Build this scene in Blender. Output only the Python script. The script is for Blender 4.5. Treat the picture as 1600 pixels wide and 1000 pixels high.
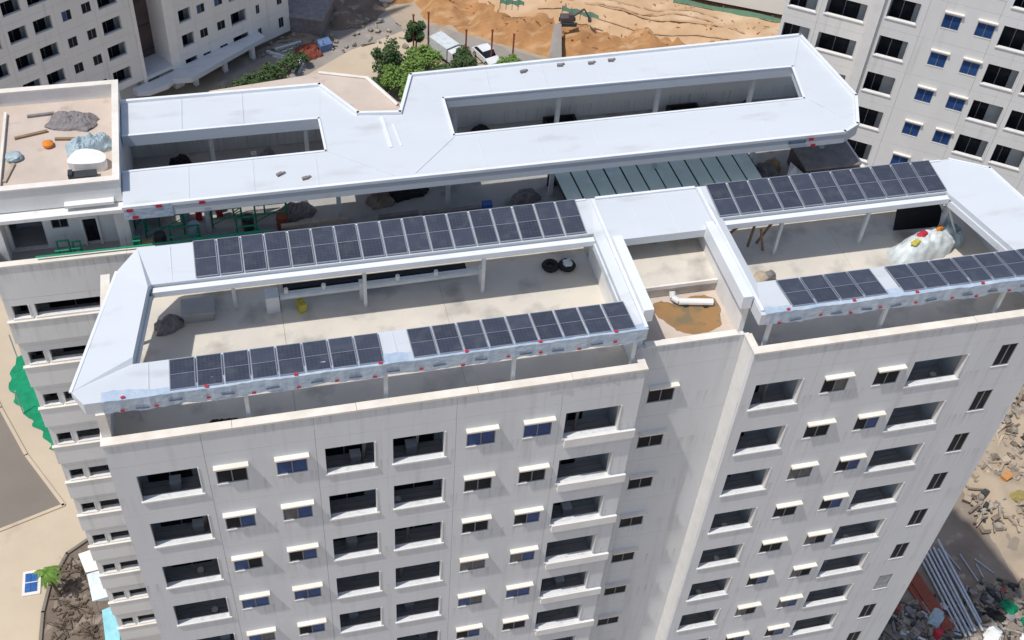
import bpy, bmesh, math, random
from mathutils import Matrix, Vector
random.seed(7)
R = math.radians
scene = bpy.context.scene
for o in list(bpy.data.objects): bpy.data.objects.remove(o)

# ------------------------------------------------------------------ camera
cam_d = bpy.data.cameras.new('camera'); cam = bpy.data.objects.new('camera', cam_d)
scene.collection.objects.link(cam)
CM = Matrix(((0.97135124, 0.12578465, -0.20163081, 6.892),
             (-0.22995809, 0.71157971, -0.66390782, -30.888),
             (0.05996698, 0.69125433, 0.72011903, 79.617), (0, 0, 0, 1)))
cam.matrix_world = CM
cam_d.sensor_width = 36; cam_d.lens = 41.53; cam_d.clip_start = 0.5; cam_d.clip_end = 3000
scene.camera = cam
# ------------------------------------------------------------------ sky, sun, exposure
SUN = Vector((0.42, 0.125, -1.0)).normalized()          # direction the light travels
to = -SUN
w = bpy.data.worlds.new('World'); scene.world = w; w.use_nodes = True
nt = w.node_tree; bg = nt.nodes['Background']
sky = nt.nodes.new('ShaderNodeTexSky'); sky.sky_type = 'NISHITA'; sky.sun_disc = False
sky.sun_elevation = math.asin(to.z); sky.sun_rotation = math.atan2(to.x, to.y)
sky.dust_density = 1.6; sky.air_density = 1.0; sky.ozone_density = 1.0
nt.links.new(sky.outputs[0], bg.inputs[0]); bg.inputs[1].default_value = 0.122
sd = bpy.data.lights.new('sun', 'SUN'); sd.energy = 3.3; sd.angle = R(0.9); sd.color = (1.0, 0.965, 0.91)
sun = bpy.data.objects.new('sun', sd); scene.collection.objects.link(sun)
sun.rotation_euler = SUN.to_track_quat('-Z', 'Y').to_euler()
vs = scene.view_settings; vs.view_transform = 'Standard'; vs.look = 'None'; vs.gamma = 1.0
vs.use_curve_mapping = False; vs.exposure = 0.0

# ------------------------------------------------------------------ materials
def mat(name, col, col2=None, scale=0.6, rough=0.75, spec=0.35, metal=0.0, bump=0.0, bscale=6.0,
        stretch=(1, 1, 1), streak=None, lo=0.35, hi=0.7, detail=6, coord='pos'):
    m = bpy.data.materials.new(name); m.use_nodes = True
    t = m.node_tree; b = t.nodes['Principled BSDF']
    b.inputs['Roughness'].default_value = rough
    b.inputs['Specular IOR Level'].default_value = spec
    b.inputs['Metallic'].default_value = metal
    b.inputs['Base Color'].default_value = (*col, 1)
    g = t.nodes.new('ShaderNodeNewGeometry') if coord == 'pos' else t.nodes.new('ShaderNodeTexCoord')
    src = g.outputs['Position'] if coord == 'pos' else g.outputs['Object']
    mp = t.nodes.new('ShaderNodeMapping'); mp.inputs['Scale'].default_value = stretch
    t.links.new(src, mp.inputs[0])
    if col2 is not None:
        n = t.nodes.new('ShaderNodeTexNoise'); n.inputs['Scale'].default_value = scale
        n.inputs['Detail'].default_value = detail; n.inputs['Roughness'].default_value = 0.62
        t.links.new(mp.outputs[0], n.inputs['Vector'])
        r = t.nodes.new('ShaderNodeMapRange'); r.inputs[1].default_value = lo; r.inputs[2].default_value = hi
        t.links.new(n.outputs['Fac'], r.inputs[0])
        mx = t.nodes.new('ShaderNodeMix'); mx.data_type = 'RGBA'
        mx.inputs[6].default_value = (*col, 1); mx.inputs[7].default_value = (*col2, 1)
        t.links.new(r.outputs[0], mx.inputs[0])
        last = mx.outputs[2]
        if streak is not None:
            scol, sc, st, l2, h2 = streak
            mp2 = t.nodes.new('ShaderNodeMapping'); mp2.inputs['Scale'].default_value = st
            t.links.new(src, mp2.inputs[0])
            n2 = t.nodes.new('ShaderNodeTexNoise'); n2.inputs['Scale'].default_value = sc
            n2.inputs['Detail'].default_value = 5
            t.links.new(mp2.outputs[0], n2.inputs['Vector'])
            r2 = t.nodes.new('ShaderNodeMapRange'); r2.inputs[1].default_value = l2; r2.inputs[2].default_value = h2
            t.links.new(n2.outputs['Fac'], r2.inputs[0])
            mx2 = t.nodes.new('ShaderNodeMix'); mx2.data_type = 'RGBA'
            t.links.new(r2.outputs[0], mx2.inputs[0]); t.links.new(last, mx2.inputs[6])
            mx2.inputs[7].default_value = (*scol, 1); last = mx2.outputs[2]
        t.links.new(last, b.inputs['Base Color'])
    if bump:
        n3 = t.nodes.new('ShaderNodeTexNoise'); n3.inputs['Scale'].default_value = bscale; n3.inputs['Detail'].default_value = 5
        t.links.new(src, n3.inputs['Vector'])
        bp = t.nodes.new('ShaderNodeBump'); bp.inputs['Strength'].default_value = bump; bp.inputs['Distance'].default_value = 0.05
        t.links.new(n3.outputs['Fac'], bp.inputs['Height']); t.links.new(bp.outputs[0], b.inputs['Normal'])
    return m

M = {}
M['facade'] = mat('facade_paint', (.705, .715, .725), (.645, .655, .665), .35, .8, .25, stretch=(1, 1, .35),
                  streak=((.55, .555, .56), 1.0, (2.2, 2.2, .12), .54, .84))
M['facade_b'] = mat('facade_paint_rear', (.755, .75, .735), (.70, .695, .68), .35, .8, .25, stretch=(1, 1, .4),
                    streak=((.56, .55, .53), 1.0, (2.0, 2.0, .12), .58, .85))
M['trim'] = mat('white_trim', (.80, .79, .77), (.72, .70, .67), 1.2, .7, .3)
M['cap'] = mat('parapet_cap', (.80, .76, .70), (.66, .60, .52), .8, .8, .25)
M['hood'] = mat('hood_concrete', (.82, .77, .70), (.72, .66, .58), 1.5, .8, .2)
M['canopy'] = mat('canopy_metal', (.62, .65, .68), (.575, .605, .635), .25, .5, .3, stretch=(.3, 1, 1),
                  streak=((.46, .465, .46), .7, (.5, 1.4, 1), .58, .84))
M['canopy_white'] = mat('canopy_rim', (.78, .80, .82), (.70, .72, .74), .8, .45, .4)
M['deck'] = mat('deck_screed', (.66, .61, .53), (.57, .53, .47), .45, .9, .15, bump=.25, bscale=3,
                streak=((.34, .32, .29), .55, (1, 1, 1), .53, .74))
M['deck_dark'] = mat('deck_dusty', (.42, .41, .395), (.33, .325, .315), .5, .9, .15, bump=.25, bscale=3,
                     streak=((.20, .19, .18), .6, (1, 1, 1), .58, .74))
M['pink'] = mat('pink_screed', (.58, .49, .42), (.50, .415, .35), .6, .9, .15, bump=.2, bscale=3,
                streak=((.36, .30, .25), .8, (1, 1, 1), .62, .78))
M['interior'] = mat('balcony_plaster', (.50, .53, .54), (.43, .455, .465), .8, .85, .2)
M['bfloor'] = mat('balcony_floor', (.44, .44, .45), (.34, .34, .35), .8, .6, .3, stretch=(1, 9, 1))
M['glass'] = mat('dark_glass', (.012, .014, .018), (.03, .034, .042), .9, .2, .05)
M['glassb'] = mat('blue_film_glass', (.018, .05, .16), (.03, .09, .26), .9, .2, .25)
M['curtain'] = mat('drawn_curtain_glass', (.14, .14, .145), (.09, .09, .095), 2.0, .3, .2, stretch=(6, 6, 1))
M['filmglass'] = mat('covered_glass', (.48, .50, .50), (.20, .21, .22), 2.5, .4, .4)
M['frame'] = mat('window_frame', (.22, .23, .24), (.18, .19, .20), 1, .5, .4)
M['alu'] = mat('aluminium', (.40, .42, .47), (.34, .36, .40), 2, .4, .5, metal=.5)
M['post'] = mat('white_post', (.70, .72, .72), (.6, .61, .61), 1.5, .5, .4)
M['grey_brown'] = mat('grey_brown', (.235, .205, .17), (.20, .175, .145), .12, .9, .2, bump=.2)
M['steel'] = mat('steel', (.55, .58, .62), (.42, .45, .48), 2, .35, .5, metal=.4)
M['rust'] = mat('rust_paint', (.30, .08, .05), (.20, .06, .04), 3, .7, .3)
M['red'] = mat('red_paint', (.55, .03, .05), (.42, .02, .04), 3, .5, .4)
M['orange'] = mat('orange_cloth', (.75, .25, .03), (.6, .2, .03), 3, .7, .3)
M['yellow'] = mat('yellow_paint', (.55, .48, .08), (.42, .36, .06), 3, .6, .3)
M['olive'] = mat('olive_mat', (.33, .27, .10), (.26, .21, .08), 2, .8, .2)
M['rustorange'] = mat('faded_orange', (.55, .27, .10), (.45, .21, .08), 3, .7, .3)
M['blue'] = mat('blue_tarp', (.02, .09, .30), (.03, .14, .40), 2, .4, .5)
M['dullblue'] = mat('faded_blue_tarp', (.10, .17, .34), (.16, .23, .40), 2, .6, .3)
M['green'] = mat('green_paint', (.01, .32, .17), (.01, .24, .13), 3, .5, .4)
M['net'] = mat('green_net', (.01, .27, .13), (.01, .18, .085), 1.5, .8, .2, bump=.5, bscale=2)
M['fencegreen'] = mat('faded_green_net', (.16, .36, .26), (.22, .40, .30), 1.5, .8, .2)
M['cyan'] = mat('cyan_sheet', (.30, .62, .66), (.22, .48, .54), 1.5, .5, .4)
M['black'] = mat('black_sheet', (.012, .012, .014), (.02, .02, .022), 2, .6, .3)
M['rubber'] = mat('rubber', (.02, .02, .022), (.035, .035, .036), 4, .8, .2)
M['tarp'] = mat('white_tarp', (.66, .70, .70), (.50, .55, .56), 2.2, .45, .4, bump=.4, bscale=3)
M['tarpg'] = mat('grey_tarp', (.26, .235, .23), (.16, .145, .145), 2.2, .6, .3, bump=.5, bscale=4)
M['tarpb'] = mat('pale_blue_tarp', (.42, .52, .55), (.30, .38, .42), 2.2, .5, .4, bump=.4, bscale=3)
M['wood'] = mat('timber', (.30, .21, .13), (.21, .145, .09), 3, .85, .2, stretch=(.4, 3, 3))
M['plank'] = mat('pale_timber', (.50, .41, .32), (.38, .31, .24), 3, .85, .2)
M['cardboard'] = mat('carton', (.42, .30, .18), (.34, .24, .15), 2, .85, .2)
M['stain'] = mat('wet_silt', (.27, .17, .075), (.36, .19, .075), 1.3, .45, .4,
                 streak=((.20, .15, .085), 1.2, (1, 1, 1), .5, .6))
M['brown'] = mat('brown_cladding', (.11, .085, .085), (.075, .06, .06), .7, .7, .3)
M['ground'] = mat('site_ground', (.45, .365, .27), (.35, .28, .205), .09, .95, .1, bump=.3, bscale=1.2,
                  streak=((.30, .245, .19), .16, (1, 1, 1), .56, .72), detail=9)
M['yard'] = mat('yard_concrete', (.56, .465, .345), (.49, .405, .30), .16, .9, .15, bump=.15, bscale=1,
                streak=((.42, .35, .27), .3, (1, 1, 1), .62, .76))
M['yardgrey'] = mat('grey_yard', (.47, .43, .37), (.41, .375, .32), .2, .9, .15, bump=.2)
M['mud'] = mat('brown_soil', (.22, .175, .14), (.14, .11, .09), .5, .95, .1, bump=.6, bscale=2,
               streak=((.33, .28, .23), .8, (1, 1, 1), .55, .7))
M['darkmud'] = mat('dark_soil', (.30, .25, .20), (.21, .17, .14), .3, .95, .1, bump=.6, bscale=2,
                   streak=((.42, .36, .28), .7, (1, 1, 1), .60, .72))
M['laterite'] = mat('red_earth', (.44, .235, .105), (.31, .16, .07), .55, .95, .1, bump=.8, bscale=1.3,
                    streak=((.54, .345, .19), .4, (1, 2.4, 1), .50, .72), detail=12)
M['sand'] = mat('pale_earth', (.57, .385, .235), (.48, .315, .185), .45, .95, .1, bump=.35, bscale=1.2,
                streak=((.62, .45, .30), .22, (1, 2, 1), .48, .70), detail=12)
M['rut'] = mat('compacted_earth', (.49, .325, .195), (.42, .275, .16), .8, .95, .1, bump=.5, bscale=3)
M['roadgrey'] = mat('grey_road', (.33, .30, .27), (.25, .225, .20), .3, .95, .15, bump=.3,
                    streak=((.45, .38, .29), .4, (1, 1, 1), .56, .72))
M['rubble'] = mat('rubble_mix', (.42, .37, .31), (.16, .14, .12), 1.4, .9, .2)
M['bark'] = mat('bark', (.16, .12, .085), (.10, .08, .06), 3, .9, .2)
M['whitepaint'] = mat('vehicle_white', (.75, .76, .76), (.68, .69, .69), 1, .35, .5)
M['film'] = mat('protective_film', (.36, .45, .56), (.52, .59, .67), 1.6, .22, .5, bump=.6, bscale=5, stretch=(1, 1, 3))
M['filmink'] = mat('film_print_ink', (.10, .14, .22), (.16, .21, .30), 3, .4, .4)
M['wiring'] = mat('green_glass_panel', (.78, .90, .82), (.68, .80, .72), .9, .3, .5,
                  streak=((.88, .94, .90), 1.5, (1, 1, 1), .58, .75))
M['greypatch'] = mat('grey_patch', (.55, .555, .57), (.66, .67, .69), 3.0, .8, .2)
M['darkmetal'] = mat('dark_metal', (.05, .055, .06), (.035, .038, .04), 2, .5, .4)

def weather(m, bands, dark, amt=.5, fx=5.0):
    # rain marks running down from sills and caps (z bands in the panel's own coordinates)
    t = m.node_tree; b = t.nodes['Principled BSDF']; prev = b.inputs['Base Color'].links[0].from_socket
    tc = t.nodes.new('ShaderNodeTexCoord'); sep = t.nodes.new('ShaderNodeSeparateXYZ'); t.links.new(tc.outputs['Object'], sep.inputs[0])
    g = t.nodes.new('ShaderNodeNewGeometry'); mp = t.nodes.new('ShaderNodeMapping'); mp.inputs['Scale'].default_value = (fx, fx, .28)
    t.links.new(g.outputs['Position'], mp.inputs[0])
    n = t.nodes.new('ShaderNodeTexNoise'); n.inputs['Scale'].default_value = 1; n.inputs['Detail'].default_value = 4; t.links.new(mp.outputs[0], n.inputs['Vector'])
    r = t.nodes.new('ShaderNodeMapRange'); r.inputs[1].default_value = .50; r.inputs[2].default_value = .72; t.links.new(n.outputs['Fac'], r.inputs[0])
    acc = None
    for top, bot in bands:
        a = t.nodes.new('ShaderNodeMapRange'); a.inputs[1].default_value = bot; a.inputs[2].default_value = top; t.links.new(sep.outputs['Z'], a.inputs[0])
        c = t.nodes.new('ShaderNodeMath'); c.operation = 'LESS_THAN'; c.inputs[1].default_value = top + .02; t.links.new(sep.outputs['Z'], c.inputs[0])
        d = t.nodes.new('ShaderNodeMath'); d.operation = 'MULTIPLY'; t.links.new(a.outputs[0], d.inputs[0]); t.links.new(c.outputs[0], d.inputs[1])
        if acc is None: acc = d
        else:
            e = t.nodes.new('ShaderNodeMath'); e.operation = 'MAXIMUM'; t.links.new(acc.outputs[0], e.inputs[0]); t.links.new(d.outputs[0], e.inputs[1]); acc = e
    f = t.nodes.new('ShaderNodeMath'); f.operation = 'MULTIPLY'; t.links.new(acc.outputs[0], f.inputs[0]); t.links.new(r.outputs[0], f.inputs[1])
    k = t.nodes.new('ShaderNodeMath'); k.operation = 'MULTIPLY'; k.inputs[1].default_value = amt; t.links.new(f.outputs[0], k.inputs[0])
    mx = t.nodes.new('ShaderNodeMix'); mx.data_type = 'RGBA'; t.links.new(k.outputs[0], mx.inputs[0]); t.links.new(prev, mx.inputs[6])
    mx.inputs[7].default_value = (*dark, 1); t.links.new(mx.outputs[2], b.inputs['Base Color'])
weather(M['facade'], ((38.35, 37.1), (41.9, 40.9)), (.36, .34, .31), .55)
weather(M['facade_b'], ((35.3, 33.4), (38.86, 37.5)), (.38, .35, .31), .7)
def leaf_mat(name, a, b):
    m = mat(name, a, b, 3.5, .6, .3, lo=.3, hi=.7)
    m.node_tree.nodes['Principled BSDF'].inputs['Subsurface Weight'].default_value = 0
    return m
M['leaf'] = leaf_mat('leaf_green', (.10, .19, .035), (.18, .27, .06))
M['leafd'] = leaf_mat('leaf_dark', (.035, .075, .025), (.08, .125, .04))
M['palm'] = leaf_mat('palm_green', (.10, .21, .03), (.16, .27, .05))

def cell_mat():
    m = bpy.data.materials.new('solar_cells'); m.use_nodes = True
    t = m.node_tree; b = t.nodes['Principled BSDF']
    tc = t.nodes.new('ShaderNodeTexCoord')
    sep = t.nodes.new('ShaderNodeSeparateXYZ'); t.links.new(tc.outputs['Object'], sep.inputs[0])
    acc = None
    for ax, per in (('X', .165), ('Y', .165)):
        d = t.nodes.new('ShaderNodeMath'); d.operation = 'DIVIDE'; d.inputs[1].default_value = per
        t.links.new(sep.outputs[ax], d.inputs[0])
        fr = t.nodes.new('ShaderNodeMath'); fr.operation = 'FRACT'; t.links.new(d.outputs[0], fr.inputs[0])
        lt = t.nodes.new('ShaderNodeMath'); lt.operation = 'LESS_THAN'; lt.inputs[1].default_value = .09
        t.links.new(fr.outputs[0], lt.inputs[0])
        if acc is None: acc = lt
        else:
            mxm = t.nodes.new('ShaderNodeMath'); mxm.operation = 'MAXIMUM'
            t.links.new(acc.outputs[0], mxm.inputs[0]); t.links.new(lt.outputs[0], mxm.inputs[1]); acc = mxm
    g = t.nodes.new('ShaderNodeNewGeometry')
    n = t.nodes.new('ShaderNodeTexNoise'); n.inputs['Scale'].default_value = .9; n.inputs['Detail'].default_value = 4
    t.links.new(g.outputs['Position'], n.inputs['Vector'])
    base = t.nodes.new('ShaderNodeMix'); base.data_type = 'RGBA'
    base.inputs[6].default_value = (.032, .038, .056, 1); base.inputs[7].default_value = (.055, .063, .085, 1)
    t.links.new(n.outputs['Fac'], base.inputs[0])
    oi = t.nodes.new('ShaderNodeObjectInfo'); hv = t.nodes.new('ShaderNodeHueSaturation')
    vr = t.nodes.new('ShaderNodeMapRange'); vr.inputs[3].default_value = .85; vr.inputs[4].default_value = 1.3
    t.links.new(oi.outputs['Random'], vr.inputs[0]); t.links.new(vr.outputs[0], hv.inputs['Value']); t.links.new(base.outputs[2], hv.inputs['Color'])
    dn = t.nodes.new('ShaderNodeTexNoise'); dn.inputs['Scale'].default_value = 2.2; dn.inputs['Detail'].default_value = 6; t.links.new(g.outputs['Position'], dn.inputs['Vector'])
    dr_ = t.nodes.new('ShaderNodeMapRange'); dr_.inputs[1].default_value = .5; dr_.inputs[2].default_value = .85; dr_.inputs[4].default_value = .22; t.links.new(dn.outputs['Fac'], dr_.inputs[0])
    dm = t.nodes.new('ShaderNodeMix'); dm.data_type = 'RGBA'; t.links.new(dr_.outputs[0], dm.inputs[0]); t.links.new(hv.outputs[0], dm.inputs[6]); dm.inputs[7].default_value = (.26, .25, .23, 1)
    mx = t.nodes.new('ShaderNodeMix'); mx.data_type = 'RGBA'
    t.links.new(acc.outputs[0], mx.inputs[0]); t.links.new(dm.outputs[2], mx.inputs[6])
    mx.inputs[7].default_value = (.075, .08, .105, 1)
    t.links.new(mx.outputs[2], b.inputs['Base Color'])
    b.inputs['Roughness'].default_value = .22; b.inputs['Specular IOR Level'].default_value = .45
    return m
M['cells'] = cell_mat()

# ------------------------------------------------------------------ mesh helpers
COL = scene.collection
class MB:
    def __init__(s): s.v = []; s.f = []
    def quad(s, *p):
        n = len(s.v); s.v += [tuple(q) for q in p]; s.f.append(tuple(range(n, n + len(p)))); return s
    def box(s, x0, x1, y0, y1, z0, z1):
        n = len(s.v)
        s.v += [(x0, y0, z0), (x1, y0, z0), (x1, y1, z0), (x0, y1, z0), (x0, y0, z1), (x1, y0, z1), (x1, y1, z1), (x0, y1, z1)]
        s.f += [(n, n+3, n+2, n+1), (n+4, n+5, n+6, n+7), (n, n+1, n+5, n+4), (n+1, n+2, n+6, n+5), (n+2, n+3, n+7, n+6), (n+3, n, n+4, n+7)]
        return s
    def obox(s, c, size, rz=0, rx=0, ry=0):
        m = Matrix.Translation(c) @ Matrix.Rotation(rz, 4, 'Z') @ Matrix.Rotation(ry, 4, 'Y') @ Matrix.Rotation(rx, 4, 'X')
        n = len(s.v); a, b, h = size[0]/2, size[1]/2, size[2]/2
        for q in ((-a,-b,-h),(a,-b,-h),(a,b,-h),(-a,b,-h),(-a,-b,h),(a,-b,h),(a,b,h),(-a,b,h)): s.v.append(tuple(m @ Vector(q)))
        s.f += [(n, n+3, n+2, n+1), (n+4, n+5, n+6, n+7), (n, n+1, n+5, n+4), (n+1, n+2, n+6, n+5), (n+2, n+3, n+7, n+6), (n+3, n, n+4, n+7)]
        return s
    def prism(s, poly, z0, z1):
        n = len(s.v); k = len(poly)
        zt = z1 if isinstance(z1, (list, tuple)) else [z1]*k
        s.v += [(x, y, z0) for x, y in poly] + [(p[0], p[1], z) for p, z in zip(poly, zt)]
        s.f.append(tuple(range(n + k - 1, n - 1, -1))); s.f.append(tuple(range(n + k, n + 2*k)))
        for i in range(k):
            j = (i + 1) % k; s.f.append((n + i, n + j, n + k + j, n + k + i))
        return s
    def tube(s, p0, p1, r, n=6, r1=None):
        p0 = Vector(p0); p1 = Vector(p1); d = (p1 - p0).normalized(); r1 = r if r1 is None else r1
        a = d.orthogonal().normalized(); b = d.cross(a); m = len(s.v)
        for P, rr in ((p0, r), (p1, r1)):
            for i in range(n):
                t = 2*math.pi*i/n; s.v.append(tuple(P + a*math.cos(t)*rr + b*math.sin(t)*rr))
        for i in range(n):
            j = (i + 1) % n; s.f.append((m + i, m + j, m + n + j, m + n + i))
        s.f.append(tuple(range(m + n - 1, m - 1, -1))); s.f.append(tuple(range(m + n, m + 2*n)))
        return s
    def path(s, pts, r, n=6):
        for a, b in zip(pts, pts[1:]): s.tube(a, b, r, n)
        return s
    def torus(s, c, R0, r, n=14, k=6):
        m = len(s.v)
        for i in range(n):
            for j in range(k):
                a = 2*math.pi*i/n; b = 2*math.pi*j/k
                s.v.append((c[0] + (R0 + r*math.cos(b))*math.cos(a), c[1] + (R0 + r*math.cos(b))*math.sin(a), c[2] + r*math.sin(b)))
        for i in range(n):
            for j in range(k):
                s.f.append((m + i*k + j, m + ((i+1) % n)*k + j, m + ((i+1) % n)*k + (j+1) % k, m + i*k + (j+1) % k))
        return s
    def mesh(s, name, m, fix=True):
        me = bpy.data.meshes.new(name); me.from_pydata(s.v, [], s.f)
        if fix:
            b = bmesh.new(); b.from_mesh(me); bmesh.ops.recalc_face_normals(b, faces=b.faces); b.to_mesh(me); b.free()
        me.materials.append(m); return me

def wloc(p):
    return p.matrix_basis.translation.copy() if p is not None and not p.get('_rot') else Vector((0, 0, 0))
def tworld(p):
    v = Vector((0, 0, 0))
    while p is not None:
        v += p.location; p = p.parent
    return v
def place(name, me, parent=None, loc=(0, 0, 0), local=False, rot=None):
    o = bpy.data.objects.new(name, me); COL.objects.link(o)
    o.parent = parent
    o.location = Vector(loc) if local or parent is None else Vector(loc) - tworld(parent)
    if rot: o.rotation_euler = rot
    return o
def obj(name, mb, m, parent=None, loc=(0, 0, 0), local=False, rot=None, fix=True, smooth=False):
    me = mb.mesh(name, m, fix)
    if smooth: me.polygons.foreach_set('use_smooth', [True]*len(me.polygons))
    return place(name, me, parent, loc, local, rot)
def tag(o, label=None, cat=None, group=None, kind=None):
    if label: o['label'] = label
    if cat: o['category'] = cat
    if group: o['group'] = group
    if kind: o['kind'] = kind
    return o
def thing(name, label, cat, loc=(0, 0, 0), rz=0, group=None):
    o = bpy.data.objects.new(name, None); COL.objects.link(o); o.location = loc; o.rotation_euler = (0, 0, rz)
    o.empty_display_size = .5
    return tag(o, label, cat, group)
def struct(name, mb, m, **k):
    return tag(obj(name, mb, m, **k), kind='structure')
ORD = ['first', 'second', 'third', 'fourth', 'fifth', 'sixth', 'seventh', 'eighth', 'ninth', 'tenth', 'eleventh', 'twelfth',
       'thirteenth', 'fourteenth', 'fifteenth', 'sixteenth', 'seventeenth']

def panel_mb(x0, x1, z0, z1, ops, th=.2, y=0.0, g=.006):
    """wall panel facing -y with real openings and reveals"""
    x0 += g; x1 -= g; z0 += g; z1 -= g
    xs = sorted({x0, x1, *[a for o in ops for a in o[:2]]}); zs = sorted({z0, z1, *[a for o in ops for a in o[2:]]})
    nx, nz = len(xs) - 1, len(zs) - 1
    def solid(i, j):
        if i < 0 or j < 0 or i >= nx or j >= nz: return False
        cx, cz = (xs[i] + xs[i+1])/2, (zs[j] + zs[j+1])/2
        return not any(o[0] < cx < o[1] and o[2] < cz < o[3] for o in ops)
    b = MB()
    for i in range(nx):
        for j in range(nz):
            if not solid(i, j): continue
            X0, X1, Z0, Z1 = xs[i], xs[i+1], zs[j], zs[j+1]
            b.quad((X0, y, Z0), (X1, y, Z0), (X1, y, Z1), (X0, y, Z1))
            b.quad((X0, y+th, Z1), (X1, y+th, Z1), (X1, y+th, Z0), (X0, y+th, Z0))
            if not solid(i-1, j): b.quad((X0, y+th, Z0), (X0, y, Z0), (X0, y, Z1), (X0, y+th, Z1))
            if not solid(i+1, j): b.quad((X1, y, Z0), (X1, y+th, Z0), (X1, y+th, Z1), (X1, y, Z1))
            if not solid(i, j-1): b.quad((X0, y, Z0), (X0, y+th, Z0), (X1, y+th, Z0), (X1, y, Z0))
            if not solid(i, j+1): b.quad((X0, y, Z1), (X1, y, Z1), (X1, y+th, Z1), (X0, y+th, Z1))
    return b

# unit meshes ------------------------------------------------------------
_cache = {}
def cached(key, fn):
    if key not in _cache: _cache[key] = fn()
    return _cache[key]
def balcony(parent, x0, x1, z0, z1, y=0.0, kind='plain', local=False, wallm=None, depth=1.5, drop=1.0, parts=True):
    """an open loggia behind the opening x0..x1, z0..z1 in the wall plane y"""
    wd, h = round(x1 - x0, 3), round(z1 - z0, 3)
    def room():
        b = MB(); a, c = -.14, wd + .14; y0, y1 = .2, .2 + depth; zb, zt = -drop, h + .22
        b.quad((a, y1, zb), (c, y1, zb), (c, y1, zt), (a, y1, zt))
        b.quad((a, y0, zb), (a, y1, zb), (a, y1, zt), (a, y0, zt)); b.quad((c, y1, zb), (c, y0, zb), (c, y0, zt), (c, y1, zt))
        b.quad((a, y0, zt), (a, y1, zt), (c, y1, zt), (c, y0, zt))
        return b.mesh('balcony', wallm or M['interior'], False)
    o = place('balcony', cached(('room', wd, h, depth, drop, wallm), room), parent, (x0, y, z0), local)
    def fl():
        b = MB(); n = 5; d = depth/n
        for i in range(n): b.box(-.13, wd + .13, .2 + i*d + .012, .2 + (i+1)*d - .012, -drop - .05, -drop + .02)
        return b.mesh('floor', M['bfloor'])
    place('floor', cached(('fl', wd, depth, drop), fl), o, (0, 0, 0), True)
    dw = {'plain': (.06, .80), 'left': (.0, .56), 'wide': (.12, .92)}[kind]
    da, dc = wd*dw[0], wd*dw[1]; dm = (da + dc)/2; yy = .2 + depth
    def dr(): return MB().box(0, dm - da - .03, yy - .05, yy - .02, -drop + .06, h + .05).mesh('door', M['glass'])
    for xx in (da, dm + .03): place('door', cached(('dr', wd, h, depth, kind, drop), dr), o, (xx, 0, 0), True)
    def sl():
        b = MB()
        b.box(-.06, wd + .06, -.075, .26, -.10, -.003)
        return b.mesh('sill', M['trim'])
    place('sill', cached(('sl', wd), sl), o, (0, 0, 0), True)
    def jb(): return MB().box(wd - .05, wd - .002, -.03, .3, .0, h - .003).mesh('jamb', M['trim'])  # white trim on the right reveal alone, its sunlit brightness put into the colour
    place('jamb', cached(('jb', wd, h), jb), o, (0, 0, 0), True)
    return o
def window(parent, x0, x1, z0, z1, y=0.0, hood=True, panes=('glass', 'glass'), local=False, hd=.25):
    wd, h = round(x1 - x0, 3), round(z1 - z0, 3)
    def fr():
        b = MB(); t = .04; ya, yb = .01, .09
        b.box(0, wd, ya, yb, 0, t).box(0, wd, ya, yb, h - t, h).box(0, t, ya, yb, t, h - t).box(wd - t, wd, ya, yb, t, h - t)
        if len(panes) > 1: b.box(wd/2 - .025, wd/2 + .025, ya, yb, t, h - t)
        return b.mesh('window', M['frame'])
    o = place('window', cached(('fr', wd, h, len(panes)), fr), parent, (x0, y, z0), local)
    n = len(panes)
    for i, pm in enumerate(panes):
        a = .04 + i*(wd - .08)/n; c = .04 + (i+1)*(wd - .08)/n
        def pn(): return MB().box(.003, c - a - .003, .035, .05, .042, h - .042).mesh('pane', M[pm])
        place('pane', cached(('pn', round(c - a, 3), h, pm), pn), o, (a, 0, 0), True)
    if hood:
        def hh():
            b = MB(); b.box(-.06, wd + .10, -hd, .0, h + .20, h + .29); return b.mesh('hood', M['hood'])
        place('hood', cached(('hd', wd, h, hd), hh), o, (0, 0, 0), True)
    def ss():
        return MB().box(-.03, wd + .03, -.025, .008, -.06, -.004).mesh('sill', M['trim'])
    place('sill', cached(('ss', wd), ss), o, (0, 0, 0), True)
    return o

# ================================================================== GROUND
def sheet(name, poly, z, m):
    return struct(name, MB().quad(*[(x, y, z) for x, y in poly]), m, fix=False)
def smooth_closed(pts, n=6):
    out = []; k = len(pts)
    for i in range(k):
        p0, p1, p2, p3 = [Vector(pts[(i + d) % k]) for d in (-1, 0, 1, 2)]
        for j in range(n):
            t = j/n
            q = .5*((2*p1) + (-p0 + p2)*t + (2*p0 - 5*p1 + 4*p2 - p3)*t*t + (-p0 + 3*p1 - 3*p2 + p3)*t*t*t)
            out.append((q.x, q.y))
    return out
sheet('ground', [(-900, -600), (900, -600), (900, 1400), (-900, 1400)], 0, M['ground'])
sheet('yard_pavement', [(-60, -30), (-9.4, -30), (-9.4, 16), (-11.9, 17), (-11.8, 19.4), (-11.4, 21.6), (-10.2, 24.2), (-8.7, 25.2), (-8.0, 48), (-20, 70), (-60, 70)], .004, M['yard'])
sheet('road', [(-60, 52), (-18.6, 47.5), (-15.9, 40), (-13.6, 34.5), (-10.55, 28.9), (-15.25, 27.4), (-24, 24.4), (-60, 14)], .008, M['grey_brown'])  # grey-brown area, darker than the yard around it
kerb = MB()
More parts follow.
